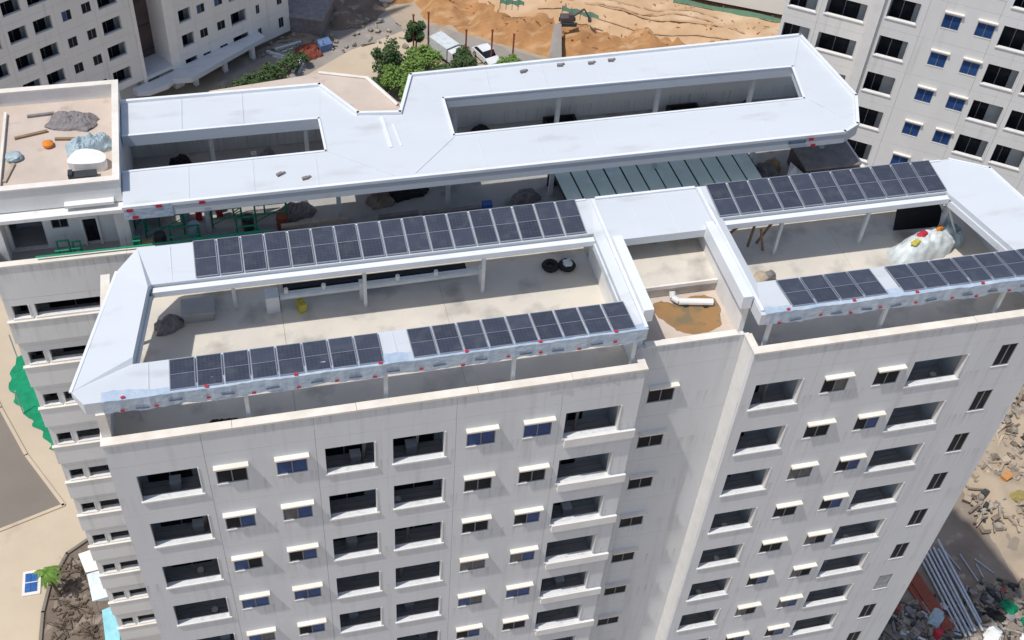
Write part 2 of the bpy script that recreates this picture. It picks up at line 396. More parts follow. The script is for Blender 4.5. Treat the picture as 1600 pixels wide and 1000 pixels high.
for a, b in zip([(-18.6, 47.5), (-15.9, 40), (-13.6, 34.5), (-10.55, 28.9)], [(-15.9, 40), (-13.6, 34.5), (-10.55, 28.9), (-15.25, 27.4)]):
    d = Vector((b[0]-a[0], b[1]-a[1])); L = d.length; kerb.obox(((a[0]+b[0])/2, (a[1]+b[1])/2, .06), (L + .1, .28, .13), math.atan2(d.y, d.x))
struct('kerb', kerb, M['yard'])
bed = [(-8.7, 25.2), (-10.2, 24.2), (-11.4, 21.6), (-11.8, 19.4), (-11.9, 17), (-11.6, 14), (-10.6, 11), (-5.8, 9), (-5.75, 25.5)]
sheet('planting_bed', bed, .05, M['mud'])
bk = MB()
for a, b in zip(bed[:7], bed[1:7]):
    d = Vector((b[0]-a[0], b[1]-a[1])); bk.obox(((a[0]+b[0])/2, (a[1]+b[1])/2, .12), (d.length + .12, .22, .26), math.atan2(d.y, d.x))
struct('bed_kerb', bk, M['grey_brown'])
def terrain(name, x0, x1, y0, y1, nx, ny, fn, m, rag=0):
    v = []; f = []
    for j in range(ny + 1):
        for i in range(nx + 1):
            x = x0 + (x1 - x0)*i/nx; y = y0 + (y1 - y0)*j/ny
            v.append((x, y, fn(x, y)))
    for j in range(ny):
        for i in range(nx):
            a = j*(nx + 1) + i; f.append((a, a + 1, a + nx + 2, a + nx + 1))
    b = MB(); b.v = v; b.f = f
    o = obj(name, b, m, fix=False, smooth=True); return tag(o, kind='structure')
from mathutils import noise as mnoise
def nz(x, y, s, a, o=0): return mnoise.fractal(Vector((x*s + o, y*s, o)), .8, 2.0, 5)*a
def edge(x, y, x0, x1, y0, y1, w_=2.5):
    return max(0, min(1, min(x - x0, x1 - x, y - y0, y1 - y)/w_))
# red earth slope beyond the rear building
def lat(x, y):
    e = edge(x, y, 29, 120, 70, 150)
    line = (y - (93.5 - (x - 29)*.72))            # road edge runs down to the right
    k = max(0, min(1, line/4))
    return -.35 + e*(k*(1.1 + nz(x, y, .35, 1.0, 3) + nz(x, y, 1.3, .25, 5) + .02*(x - 29)))
terrain('dirt_slope', 28, 122, 68, 152, 150, 110, lat, M['laterite'])
def flat(x, y):
    line = (y - (90.5 - (x - 40)*.52)); k = max(0, min(1, line/5)); e = edge(x, y, 36, 128, 66, 170)
    return -.4 + e*k*(3.0 + nz(x, y, .25, .35, 9) + .008*(x - 36))
terrain('graded_earth', 34, 130, 64, 172, 120, 120, flat, M['sand'])
sheet('site_road', [(12, 70), (27.5, 92.0), (25, 100), (36, 112), (30, 116), (20, 104), (6, 88), (2, 76)], .012, M['roadgrey'])
sheet('site_track', [(27.4, 92.3), (29.0, 93.6), (33, 91.4), (39, 86.6), (47, 80.5), (60, 70), (58.5, 68.5), (45.8, 78.2), (38.0, 84.0), (31, 89)], .02, M['roadgrey'])
sheet('beige_path', [(8.5, 77), (14.2, 84.0), (20.5, 88.8), (27.2, 92.0), (28.2, 90.0), (27, 84), (24, 79), (18, 74), (10, 72)], .028, M['yard'])
def pile(name, cx, cy, r, h, m, s=.5, o=0):
    n = 26
    def fn(x, y):
        d = math.hypot(x - cx, y - cy)/r
        return max(-.2, h*max(0, 1 - d*d) + (nz(x, y, s, h*.35, o) if d < 1 else 0) - .08)
    return terrain(name, cx - r, cx + r, cy - r, cy + r, n, n, fn, m)
pile('soil_heap', 20.2, 99.0, 6.0, 1.6, M['mud'], .3, 1); pile('soil_heap', 16.0, 95.2, 3.6, .9, M['darkmud'], .4, 5)
pile('soil_heap', 27.5, 103, 5.0, 1.3, M['laterite'], .4, 8)
# site ground right of the front building
sheet('site_soil', [(43.3, -20), (120, -20), (120, 60), (52, 60), (46, 30), (43.3, 12)], .006, M['darkmud'])
def rm(x, y): return edge(x, y, 62, 90, 6, 40)*(.5 + nz(x, y, .35, .7, 12)) - .05
terrain('rubble_ground', 60, 92, 4, 42, 60, 70, rm, M['ground'])

# ================================================================== FRONT BUILDING
FH = 3.4; TOP = 42.0; DECK = 40.4
fb = thing('apartment_building', 'nearest pale grey apartment block with solar panels on its roof canopies', 'building', (0, 0, 0))
ROWS = 11
BALC = {'A': (.92, 3.40), 'B': (8.58, 10.72), 'B2': (11.46, 13.75), 'C': (19.12, 21.70), 'D': (28.06, 30.43), 'E': (36.06, 38.88)}
WIN = {'w1': (4.03, 5.30), 'w2': (6.52, 7.80), 'w3': (14.69, 15.97), 'w4': (17.25, 18.52), 'w5': (31.54, 32.82), 'w6': (34.21, 35.46)}
ZB, ZT, WB, WT = 37.95, 39.68, 38.36, 39.34
bays = [(0, 3.72, ['A']), (3.72, 8.22, ['w1', 'w2']), (8.22, 14.2, ['B', 'B2']), (14.2, 18.85, ['w3', 'w4']), (18.85, 22.5, ['C']),
        (27.5, 31.0, ['D']), (31.0, 35.76, ['w5', 'w6']), (35.76, 39.6, ['E']), (39.6, 43.05, ['w7'])]
def ops_for(ids):
    r = []
    for i in ids:
        if i in BALC: r.append((*BALC[i], ZB, ZT))
        elif i == 'w7': r.append((40.52, 41.40, 38.45, 39.98))
        else: r.append((*WIN[i], WB, WT))
    return r
rnd = random.Random(3)
BLUE = {('w2', 0): 'bb', ('w3', 0): 'bb', ('w4', 0): 'bb', ('w1', 1): 'gb', ('w2', 1): 'gb', ('w1', 2): 'bg', ('w2', 2): 'gb', ('w1', 3): 'bb', ('w2', 3): 'bb',
        ('w4', 2): 'gb', ('w4', 3): 'gb', ('w6', 1): 'gb', ('w6', 3): 'gb', ('w5', 3): 'gg', ('w1', 4): 'bg', ('w4', 4): 'bb', ('w3', 4): 'bg'}
for (x0, x1, ids) in bays:
    me = panel_mb(x0, x1, DECK - FH, DECK, ops_for(ids)).mesh('wall_panel', M['facade'])
    pm = panel_mb(x0, x1, DECK, TOP - .1, []).mesh('parapet_panel', M['facade'])
    place('parapet_panel', pm, fb)
    for k in range(ROWS):
        dz = -FH*k
        place('wall_panel', me, fb, (0, 0, dz))
        for i in ids:
            if i in BALC:
                a, c = BALC[i]; kd = {'A': 'plain', 'B': 'plain', 'B2': 'wide', 'C': 'left', 'D': 'left', 'E': 'left'}[i]
                o = balcony(fb, a, c, ZB + dz, ZT + dz, kind=kd)
                if i == 'C':
                    def cl(): return MB().box(.05, 22.49 - 19.12, -.20, -.004, -.52, -.11).box(.05, 22.49 - 19.12, -.20, -.10, -.108, .03).mesh('ledge', M['trim'])
                    place('ledge', cached('cledge', cl), o, (0, 0, 0), True)
                wdt = c - a
                if rnd.random() < .45:
                    def ac(): return MB().box(0, .45, 0, .4, -.97, -.42).box(-.02, .47, -.02, .42, -.418, -.38).mesh('crate', M['interior'])
                    place('crate', cached('acb', ac), o, (rnd.uniform(.1, wdt - .6), rnd.uniform(.9, 1.2), 0), True)
                if rnd.random() < .35:
                    def pk_(): return MB().obox((0, 0, -.1), (.14, .05, 1.9), 0, R(-14), R(8)).mesh('leaning_board', M['plank'])
                    place('leaning_board', cached('lbd', pk_), o, (rnd.uniform(.2, wdt - .3), 1.35, .05), True)
                if rnd.random() < .3:
                    def bu_(): return MB().tube((0, 0, -.98), (0, 0, -.66), .13, 10, .16).mesh('bucket', M['trim'])
                    place('bucket', cached('bkt', bu_), o, (rnd.uniform(.2, wdt - .3), rnd.uniform(.5, 1.2), 0), True)
                if rnd.random() < .5:
                    def cn_(): return MB().box(-.28, .28, -.18, 0, 0, .42).mesh('wall_unit', M['trim'])
                    place('wall_unit', cached('acw', cn_), o, (wdt - .3, 1.64, 1.05), True)
            elif i == 'w7':
                window(fb, 40.52, 41.40, 38.45 + dz, 39.98 + dz, hood=False, panes=('filmglass',) if k == 6 else ('glass', 'glass'))
            else:
                s = BLUE.get((i, k)) or ('gg' if rnd.random() < .75 else 'gb')
                window(fb, *WIN[i], WB + dz, WT + dz, panes=tuple('glassb' if q == 'b' else ('curtain' if rnd.random() < .22 else 'glass') for q in s))
# parapet caps (short precast lengths)
capx = [(-.06, 5.0), (5.0, 10.0), (10.0, 15.1), (15.1, 19.2), (19.2, 22.56), (27.44, 33.0), (33.0, 38.4), (38.4, 43.1)]
for a, b in capx: obj('parapet_cap', MB().box(a + .008, b - .008, -.07, .34, TOP - .1, TOP + random.uniform(-.004, .012)), M['cap'], fb)
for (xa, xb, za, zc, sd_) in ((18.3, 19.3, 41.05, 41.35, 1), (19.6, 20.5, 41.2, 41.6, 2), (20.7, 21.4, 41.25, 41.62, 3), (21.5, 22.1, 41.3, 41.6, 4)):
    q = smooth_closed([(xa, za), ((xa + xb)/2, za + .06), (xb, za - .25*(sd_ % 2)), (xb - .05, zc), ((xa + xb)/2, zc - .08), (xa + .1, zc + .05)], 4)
    obj('grey_patch', MB().quad(*[(x, -.004, z) for x, z in q]), M['greypatch'], fb, fix=False)  # faint grey patches set just off the parapet face
# recessed stair front
SY = 1.2
st_me = panel_mb(22.5, 27.5, DECK - FH, DECK, [(23.44, 24.72, 38.0, 38.95)], y=SY).mesh('wall_panel', M['facade'])
for k in range(ROWS):
    place('wall_panel', st_me, fb, (0, 0, -FH*k))
    window(fb, 23.44, 24.72, 38.0 - FH*k, 38.95 - FH*k, y=SY, hd=.24)
obj('parapet_panel', panel_mb(22.5, 27.5, DECK, TOP - .08, [], y=SY), M['facade'], fb)
obj('parapet_cap', MB().box(22.85, 27.15, SY - .05, SY + .28, TOP - .08, TOP + .01), M['cap'], fb)
# side and rear walls, wall returns beside the recess
wl = MB()
wl.box(-.001, .2, .203, 9.49, 0, TOP - .102); wl.box(42.85, 43.051, .203, 9.49, 0, TOP - .102)
wl.box(0, 43.05, 9.5, 9.7, 0, 40.9)
obj('side_wall', wl, M['facade'], fb)
for (a, b) in ((22.28, 22.5), (27.5, 27.72)):
    obj('return_wall', MB().box(a, b, .203, SY + .1, 0, TOP - .102), M['trim'] if a > 25 else M['facade'], fb)
obj('parapet_cap', MB().box(22.22, 22.56, .345, SY - .055, TOP - .1, TOP + .003), M['cap'], fb)
obj('parapet_cap', MB().box(27.44, 27.78, .345, SY - .055, TOP - .1, TOP + .003), M['cap'], fb)
obj('parapet_cap', MB().box(-.06, .34, .345, 9.7, TOP - .1, TOP + .003), M['cap'], fb)
obj('parapet_cap', MB().box(42.71, 43.1, .345, 9.7, TOP - .1, TOP + .003), M['cap'], fb)
obj('parapet_cap', MB().box(.345, 42.705, 9.45, 9.75, 40.9, 41.0), M['tarpg'], fb)
obj('inner_core', MB().box(.25, 22.25, 1.78, 9.4, 0, DECK - .3).box(22.3, 27.7, 1.5, 8.65, 0, DECK - .3).box(27.75, 42.8, 1.78, 9.4, 0, DECK - .3), M['black'], fb)
# roof decks in screed bays
for a, b in ((.2, 7.6), (7.6, 15.0), (15.0, 22.28)):
    for c, d in ((.2, 1.3), (1.41, 9.5)): obj('roof_slab', MB().box(a + .006, b - (.006 if b < 22 else -.215 if c > 1 else -.0), c + .006, d - .006, DECK - .25, DECK), M['deck'], fb)
for a, b in ((27.72, 35.3), (35.3, 42.85)):
    for c, d in ((.2, 1.3), (1.41, 9.5)): obj('roof_slab', MB().box(a + (.006 if a > 30 else -.255 if c > 1 else 0), b - .006, c + .006, d - .006, DECK - .25, DECK), M['deck'], fb)
# stair tower on the roof
obj('tower_wall', MB().box(22.5, 22.74, SY + .2, 8.68, DECK - .2, 43.55), M['trim'], fb)
obj('tower_wall', MB().box(27.22, 27.46, SY + .2, 8.68, DECK - .2, 43.55), M['trim'], fb)
obj('tower_wall', MB().box(22.74, 27.22, 8.4, 8.68, DECK - .2, 43.55), M['trim'], fb)
obj('lower_roof_slab', MB().box(22.745, 27.215, SY + .2, 4.28, 41.2, 41.76), M['pink'], fb)
obj('upper_roof_slab', MB().box(22.745, 27.215, 4.283, 8.38, 41.6, 42.46), M['deck'], fb)
obj('slab_edge', MB().box(22.76, 27.2, 4.19, 4.281, 42.30, 42.50), M['cap'], fb)
st = smooth_closed([(23.9, 3.6), (24.3, 2.6), (24.9, 1.9), (25.8, 1.75), (26.6, 2.0), (27.0, 2.9), (26.9, 3.8), (26.0, 4.05), (25.0, 3.75), (24.4, 4.0)], 5)
obj('silt_stain', MB().quad(*[(x + random.uniform(-.06, .06), y + random.uniform(-.05, .05), 41.765) for x, y in st]), M['stain'], fb, fix=False)

# ---- canopies of the front building
def ring(parent, name, O, I, zo, zi, zof, zif, m):
    b = MB(); n = len(O)
    ZO = zo if isinstance(zo, list) else [zo]*n; ZI = zi if isinstance(zi, list) else [zi]*n
    for i in range(n):
        j = (i + 1) % n
        A, B, C_, D = O[i], O[j], I[j], I[i]
        b.quad((*A, ZO[i]), (*B, ZO[j]), (*C_, ZI[j])); b.quad((*A, ZO[i]), (*C_, ZI[j]), (*D, ZI[i]))
        b.quad((*A, zof), (*B, zof), (*B, ZO[j]), (*A, ZO[i]))
        b.quad((*D, ZI[i]), (*C_, ZI[j]), (*C_, zif), (*D, zif))
        b.quad((*D, zif), (*C_, zif), (*B, zof), (*A, zof))
    return obj(name, b, m, parent)
def rim(parent, pts, z, wd=.16, h=.09, m=None, closed=False, name='rim'):
    b = MB(); seq = list(zip(pts, pts[1:] + ([pts[0]] if closed else [])))
    if not closed: seq = list(zip(pts, pts[1:]))
    for a, c in seq:
        d = Vector((c[0]-a[0], c[1]-a[1])); L = d.length
        b.obox(((a[0]+c[0])/2, (a[1]+c[1])/2, z + h/2), (L + wd*.7, wd, h), math.atan2(d.y, d.x))
    return obj(name, b, m or M['canopy_white'], parent)
CZ, CI = 44.0, 43.78
O1 = [(-.30, .45), (22.42, .45), (22.42, 8.97), (1.84, 8.97), (.91, 7.9), (-.84, 1.44)]
I1 = [(1.50, 2.42), (21.86, 2.42), (21.86, 6.82), (2.35, 6.82), (2.22, 6.50), (1.55, 2.60)]
O2 = [(27.48, .35), (43.5, .45), (44.0, 1.44), (42.72, 8.0), (41.0, 8.97), (27.48, 8.97)]
I2 = [(28.15, 2.5), (41.0, 2.5), (40.95, 2.7), (39.95, 6.5), (39.85, 6.86), (28.15, 6.86)]
for O, I, ZA, ZBB in ((O1, I1, [CZ, CZ, CZ, CZ, 43.74, 43.70], [CI, CI, CI, CI, 44.0, 44.0]), (O2, I2, CZ, CI)):
    ring(fb, 'canopy_roof', O, I, ZA, ZBB, CZ - .62, CI - .45, M['canopy'])
    rim(fb, I, CI - .62, .14, .34, M['canopy'], True, 'gutter')
obj('gutter_ledge', MB().box(2.35, 21.84, 6.46, 6.75, CI - .42, CI - .14), M['canopy_white'], fb)
obj('gutter_ledge', MB().box(28.17, 39.85, 6.50, 6.79, CI - .42, CI - .14), M['canopy_white'], fb)
def seams(parent, segs, zf):
    b = MB()
    for (xa, ya, xb, yb) in segs:
        d = Vector((xb - xa, yb - ya)); za, zb_ = zf(xa, ya), zf(xb, yb)
        b.obox(((xa + xb)/2, (ya + yb)/2, (za + zb_)/2 + .008), (d.length, .035, .022), math.atan2(d.y, d.x), 0, -math.atan2(zb_ - za, d.length))
    return obj('sheet_seam', b, M['canopy'], parent)
seams(fb, [(2.1, .6, 2.1, 2.4), (3.2, 6.9, 3.2, 8.85), (11.85, .6, 11.85, 2.4)],
      lambda x, y: CI + (CZ - CI)*(1 if x < .8 or y > 8 or y < .9 else .0))
seams(fb, [(24.1, 6.1, 24.1, 8.8), (25.8, 6.1, 25.8, 8.8)], lambda x, y: 43.985)
rim(fb, O1[4:], 43.68, .12, .07); rim(fb, [(22.34, .55), (22.34, 8.8)], CZ, .14, .09)
rim(fb, O2[1:5], CZ - .03, .12, .07); rim(fb, [(27.6, .6), (27.6, 8.8)], CZ, .14, .09)
obj('canopy_bridge', MB().prism([(22.43, 6.0), (27.47, 6.0), (27.47, 8.97), (22.43, 8.97)], 43.56, 43.985), M['canopy'], fb)
rim(fb, [(22.55, 8.9), (27.4, 8.9)], 43.985, .14, .1)
rim(fb, [(22.0, 8.9), (4.3, 8.9)], CZ - .01, .10, .06); rim(fb, [(28.1, 8.9), (40.4, 8.9)], CZ - .01, .10, .06)
for a in (22.43, 26.95):
    obj('tower_beam', MB().box(a, a + .46, SY + .05, 5.99, 43.56, 44.28), M['canopy_white'], fb)
obj('tower_beam', MB().box(27.02, 27.40, 6.0, 6.3, 43.99, 44.2), M['canopy_white'], fb)
for x, y in ((5.7, .62), (11.3, .62), (16.7, .62), (22.0, .62), (28.2, .62), (33.8, .62), (39.7, .62), (5.6, 8.2), (11.4, 7.3), (16.9, 7.3), (31.7, 7.4), (36.4, 7.5), (1.1, 6.6), (40.6, 7.2), (1.3, 2.4)):
    obj('post', MB().box(x - .08, x + .08, y - .08, y + .08, DECK, CZ - .5), M['post'], fb)
obj('corner_pillar', MB().box(.02, .38, .35, .68, TOP, CZ - .63), M['cap'], fb)
obj('brace', MB().tube((39.9, 7.3, DECK + 2.6), (41.6, 7.8, DECK + .2), .07).tube((40.1, 7.0, 43.2), (41.2, 6.6, DECK + .6), .06), M['post'], fb)
# protective film on the front fascias with its printed marks
def film(parent, x0, x1, y):
    b = MB(); n = int((x1 - x0)/.22); rr = random.Random(int(x0*10) + 5); top = []; mid = []; bot = []
    for i in range(n + 1):
        x = x0 + (x1 - x0)*i/n
        wv = .05*math.sin(x*2.3) + rr.uniform(-.035, .035)
        top.append((x, y + .26 + abs(wv)*1.6 + (.16 if math.sin(x*1.7) > .3 else 0), CZ + .035 + rr.uniform(0, .02)))
        mid.append((x, y - .05 + rr.uniform(-.03, .01), CZ + .05 + wv*.3))
        bot.append((x, y - .055 + rr.uniform(-.05, .02), CZ - .66 + wv))
    for i in range(n):
        b.quad(mid[i], mid[i+1], top[i+1], top[i]); b.quad(bot[i], bot[i+1], mid[i+1], mid[i])
    o = obj('protective_film', b, M['film'], parent, fix=False, smooth=True)
    mk = MB().box(-.08, .08, -.012, 0, -.055, .055).mesh('red_print', M['red'])
    ik = MB().box(-.26, .26, -.010, 0, -.05, .05).mesh('ink_print', M['filmink'])
    x = x0 + .7; k = 0
    while x < x1 - .5:
        place('red_print', mk, parent, (x, y - .12, CZ - .50 + rr.uniform(-.08, .1)), rot=(0, rr.uniform(-.3, .3), 0))
        if k % 2 == 0: place('red_print', mk, parent, (x + rr.uniform(-.1, .4), y + .02, CZ + .105), rot=(R(-90), 0, rr.uniform(-.3, .3)))
        if x < x1 - 1.6:
            place('ink_print', ik, parent, (x + .75, y - .12, CZ - .40 + rr.uniform(-.1, .1)), rot=(0, rr.uniform(-.12, .12), 0))
        x += rr.uniform(1.2, 2.0); k += 1
film(fb, .35, 22.35, .45); film(fb, 27.7, 43.4, .40)

# ---- solar panels: each one a thing
def panel_meshes(wd, ln):
    f = MB(); t = .035; a, c = wd/2, ln/2
    f.box(-a, a, -c, -c + t, 0, .045).box(-a, a, c - t, c, 0, .045).box(-a, -a + t, -c + t, c - t, 0, .045).box(a - t, a, -c + t, c - t, 0, .045)
    f.box(-a + t, a - t, -.012, .012, 0, .042)
    h1 = MB().box(-a + t, a - t, -c + t, -.012, .012, .038); h2 = MB().box(-a + t, a - t, .012, c - t, .012, .038)
    bk = MB().box(-a + .1, a - .1, -c*.6 - .03, -c*.6 + .03, -.06, 0).box(-a + .1, a - .1, c*.6 - .03, c*.6 + .03, -.06, 0)
    return f.mesh('frame', M['alu']), h1.mesh('cell_field', M['cells']), h2.mesh('cell_field', M['cells']), bk.mesh('mounting_rail', M['alu'])
def solar_row(x0, x1, n, yc, zc, ln, tilt, where, group):
    p = (x1 - x0)/n; ms = panel_meshes(p - .06, ln)
    for i in range(n):
        lab = '%s solar panel from the left in %s' % (ORD[i], where) if i < n - 1 else 'rightmost solar panel in %s' % where
        t = thing('solar_panel', lab, 'solar panel', (x0 + p*(i + .5), yc, zc + .066 + random.uniform(-.004, .004)), 0, group)
        t.rotation_euler = (tilt + R(random.uniform(-.25, .25)), 0, R(random.uniform(-.2, .2)))
        for nm, me in zip(('frame', 'cell_field', 'cell_field', 'mounting_rail'), ms): place(nm, me, t, local=True)
tf = -math.atan2(.22, 1.97); tb = math.atan2(.22, 2.15)
solar_row(4.15, 21.55, 17, 7.90, 43.89, 2.08, tb, 'the rear row left of the tower', 'solar panels, rear row left of stair tower')
solar_row(27.98, 39.85, 11, 7.93, 43.892, 2.08, tb, 'the rear row right of the tower', 'solar panels, rear row right of stair tower')
solar_row(2.88, 11.28, 8, 1.40, 43.893, 1.80, tf, 'the front row at the left roof corner', 'solar panels, front left row')
solar_row(12.42, 21.9, 9, 1.40, 43.893, 1.80, tf, 'the front row just left of the tower', 'solar panels, front middle row')
solar_row(28.95, 33.55, 4, 1.45, 43.893, 1.84, tf, 'the group of four right of the tower', 'solar panels, front group of four')
solar_row(34.25, 43.2, 8, 1.45, 43.893, 1.84, tf, 'the front row at the right edge', 'solar panels, front right row')

# ================================================================== REAR BUILDING
RY = 14.4; RD = 38.0
rb = thing('apartment_building', 'grey apartment block behind the solar block, with broad white canopy frames', 'building', (-5.7, RY, 0))
ROWR = 11
X0, X1, XE = -5.7, -1.0, 40.6
rp = panel_mb(X0, 0.2, 32.9, 36.3, [(-5.40, -4.58, 35.0 - 0, 35.85), (-4.32, -1.1, 35.0, 35.85)]).mesh('wall_panel', M['facade_b'])
for k in range(ROWR - 1):
    place('wall_panel', rp, rb, (0, RY, .35 - FH*k))
    for a, b in ((-5.40, -4.58), (-4.32, -1.1)):
        o = balcony(rb, a, b, 35.35 - FH*k, 36.20 - FH*k, y=RY, kind='wide' if b > -2 else 'plain', depth=1.2, drop=.9)
for k in range(ROWR - 1):
    zz = 35.35 - FH*k
    obj('balcony_ledge', MB().box(X0 - .10, .2, RY - .20, RY - .003, zz - .17, zz - .11), M['cap'], rb)
    obj('balcony_band', MB().box(X0 - .06, .2, RY - .14, RY - .003, zz - 1.7, zz - .172), M['facade_b'], rb)
rt = MB().box(X0, .2, RY, RY + .2, 36.662, 38.86)
obj('terrace_parapet', rt, M['facade_b'], rb)
obj('parapet_cap', MB().box(X0 - .05, .6, RY - .06, RY + .30, 38.86, 38.95), M['cap'], rb)
obj('parapet_cap', MB().box(.61, 20.0, RY - .06, RY + .30, 38.86, 38.94).box(20.02, XE, RY - .06, RY + .30, 38.86, 38.945), M['cap'], rb)
obj('front_wall', MB().box(.2, XE, RY + .002, RY + .2, 0, 38.86), M['facade_b'], rb)
obj('front_wall', MB().box(X0, .2, RY + .002, RY + .2, 0, 3.0), M['facade_b'], rb)
obj('side_wall', MB().box(X0, X0 + .2, RY + .203, 23.2, 0, 38.86).box(XE - .2, XE, RY + .203, 23.2, 0, 38.86).box(X0 + .201, XE - .201, 23.0, 23.2, 0, 39.9), M['facade_b'], rb)
obj('parapet_cap', MB().box(X0 - .05, X0 + .3, RY + .303, 23.2, 38.86, 38.94).box(XE - .3, XE + .05, RY + .303, 23.2, 38.86, 38.94), M['cap'], rb)
obj('inner_core', MB().box(X0 + .25, XE - .25, RY + 1.75, 22.95, 0, RD - .3), M['black'], rb)
for i in range(6):
    a = X0 + .2 + i*(XE - X0 - .4)/6; b = X0 + .2 + (i + 1)*(XE - X0 - .4)/6
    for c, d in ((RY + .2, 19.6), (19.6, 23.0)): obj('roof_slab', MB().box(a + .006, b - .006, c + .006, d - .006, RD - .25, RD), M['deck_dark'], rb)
# penthouse at its left end
def pent():
    b = MB().prism([(-5.5, 15.4), (.72, 15.4), (.72, 23.2), (-5.5, 23.2)], 41.45, 41.95)
    obj('penthouse_roof', b, M['pink'], rb)
    obj('roof_parapet', MB().box(-5.62, .9, 15.3, 15.52, 41.46, 42.75), M['facade_b'], rb)
    obj('roof_parapet', MB().box(.68, .9, 15.523, 23.4, 41.46, 42.75), M['trim'], rb)
    obj('roof_parapet', MB().box(-5.62, .678, 23.18, 23.4, 41.46, 42.75), M['trim'], rb)
    obj('roof_parapet', MB().box(-5.62, -5.4, 15.523, 23.178, 41.46, 42.75), M['trim'], rb)
    obj('roof_cap', MB().box(-5.7, .95, 15.24, 15.6, 42.753, 42.84).box(.62, .95, 15.602, 23.46, 42.753, 42.838).box(-5.7, .618, 23.1, 23.46, 42.753, 42.842), M['cap'], rb)
    obj('roof_upstand', MB().box(-4.75, -4.62, 16.2, 22.4, 41.955, 42.15), M['cap'], rb)
    obj('eave_slab', MB().box(-5.66, .98, 14.75, 15.295, 41.2, 41.40), M['facade_b'], rb)
    obj('eave_slab', MB().box(-1.75, .5, 14.95, 15.293, 41.62, 41.78), M['trim'], rb)
    wp = panel_mb(-5.55, .9, RD, 41.18, [(-4.84, -3.25, RD + .05, 40.0), (-2.84, -2.05, 39.25, 39.9), (-1.38, -.74, RD + .05, 39.72)], th=.25, y=16.4, g=.003)
    obj('penthouse_wall', wp, M['facade_b'], rb)
    obj('penthouse_wall', MB().box(-5.55, -5.35, 16.66, 22.89, RD, 41.44), M['facade_b'], rb)
    obj('penthouse_wall', MB().box(.68, .9, 16.66, 23.1, RD, 41.44).box(-5.55, .67, 22.9, 23.1, RD, 41.44), M['facade_b'], rb)
    window(rb, -2.84, -2.05, 39.25, 39.9, y=16.42, hood=False)
    obj('door', MB().box(-1.36, -1.07, 16.56, 16.6, RD + .06, 39.7).box(-1.05, -.76, 16.56, 16.6, RD + .06, 39.7), M['glass'], rb)
    obj('alcove', MB().box(-4.9, -3.2, 18.2, 18.3, RD, 40.1), M['interior'], rb)
    obj('pilaster', MB().box(-5.5, -5.0, 15.5, 16.395, RD, 41.19), M['facade_b'], rb); obj('pilaster', MB().box(.25, .88, 15.6, 16.395, RD, 41.19), M['facade_b'], rb)
    obj('door_surround', MB().box(-1.5, -1.39, 16.3, 16.398, RD, 39.85).box(-.73, -.62, 16.3, 16.398, RD, 39.85).box(-1.388, -.732, 16.3, 16.398, 39.725, 39.85), M['trim'], rb)
pent()
# rear canopies
RZ = 42.0
def slab(parent, name, poly, zt, th, m): return obj(name, MB().prism(poly, zt - th, zt), m, parent)
front_poly = [(.95, 14.0), (38.3, 14.15), (39.3, 14.7), (37.35, 17.55), (17.45, 17.15), (10.9, 16.98), (.95, 16.85)]
slab(rb, 'canopy_roof', front_poly, RZ, .62, M['canopy'])
slab(rb, 'canopy_roof', [(.95, 19.62), (10.89, 19.62), (11.26, 22.63), (.95, 22.62)], RZ - .01, .6, M['canopy'])
slab(rb, 'canopy_roof', [(17.5, 20.42), (37.92, 20.45), (39.6, 23.5), (16.2, 22.82)], RZ - .01, .6, M['canopy'])
slab(rb, 'canopy_roof', [(39.303, 14.705), (40.35, 17.2), (39.603, 23.495), (37.922, 20.445), (37.353, 17.555)], RZ - .005, .6, M['canopy'])
slab(rb, 'canopy_roof', [(10.903, 16.985), (14.1, 17.065), (14.1, 19.5), (12.9, 19.66), (11.263, 22.625), (10.893, 19.61)], RZ - .012, .6, M['canopy'])
slab(rb, 'canopy_roof', [(14.103, 17.065), (17.447, 17.155), (17.497, 20.41), (16.197, 22.815), (15.05, 19.38), (14.103, 19.5)], RZ - .008, .6, M['canopy'])
obj('roof_seam', MB().obox((14.1, 18.0, RZ + .02), (.18, 2.6, .07), R(2)).obox((14.62, 17.7, RZ + .015), (.07, 1.9, .05), R(4)), M['canopy_white'], rb)
ctop = [(.98, 14.05), (38.25, 14.2), (39.25, 14.75), (40.28, 17.2), (39.55, 23.42), (16.2, 22.75), (15.08, 19.48), (12.88, 19.74), (11.22, 22.56), (.98, 22.55)]
rim(rb, ctop, RZ - .015, .17, .17)
rim(rb, [(1.0, 16.8), (10.86, 16.92), (10.84, 19.68), (1.0, 19.68)], RZ - .02, .12, .08)
rim(rb, [(17.5, 17.22), (37.3, 17.5), (37.86, 20.5), (17.56, 20.46)], RZ - .02, .12, .08, closed=True)
rim(rb, [(10.9, 16.9), (13.9, 14.5)], RZ, .05, .03, M['canopy']); rim(rb, [(17.45, 17.05), (15.0, 14.5)], RZ, .05, .03, M['canopy'])
rim(rb, [(37.6, 17.3), (39.1, 14.9)], RZ, .05, .03, M['canopy']); rim(rb, [(38.0, 20.6), (39.4, 23.2)], RZ, .05, .03, M['canopy'])
for x in (4.6, 11.3, 17.1, 22.8, 28.6, 34.4, 38.6): obj('post', MB().box(x - .11, x + .11, 16.3, 16.52, RD, RZ - .6), M['post'], rb)
for x in (5.2, 10.2, 18.4, 24.3, 30.2, 36.0): obj('post', MB().box(x - .11, x + .11, 21.0, 21.22, RD, RZ - .6), M['post'], rb)
obj('film_wrap', MB().quad((1.0, 13.975, 41.36), (3.2, 13.975, 41.34), (3.2, 13.97, 42.12), (1.0, 13.97, 42.13)), M['film'], rb, fix=False)
mk = MB().box(-.14, .14, -.012, 0, -.09, .09).mesh('red_print', M['red'])
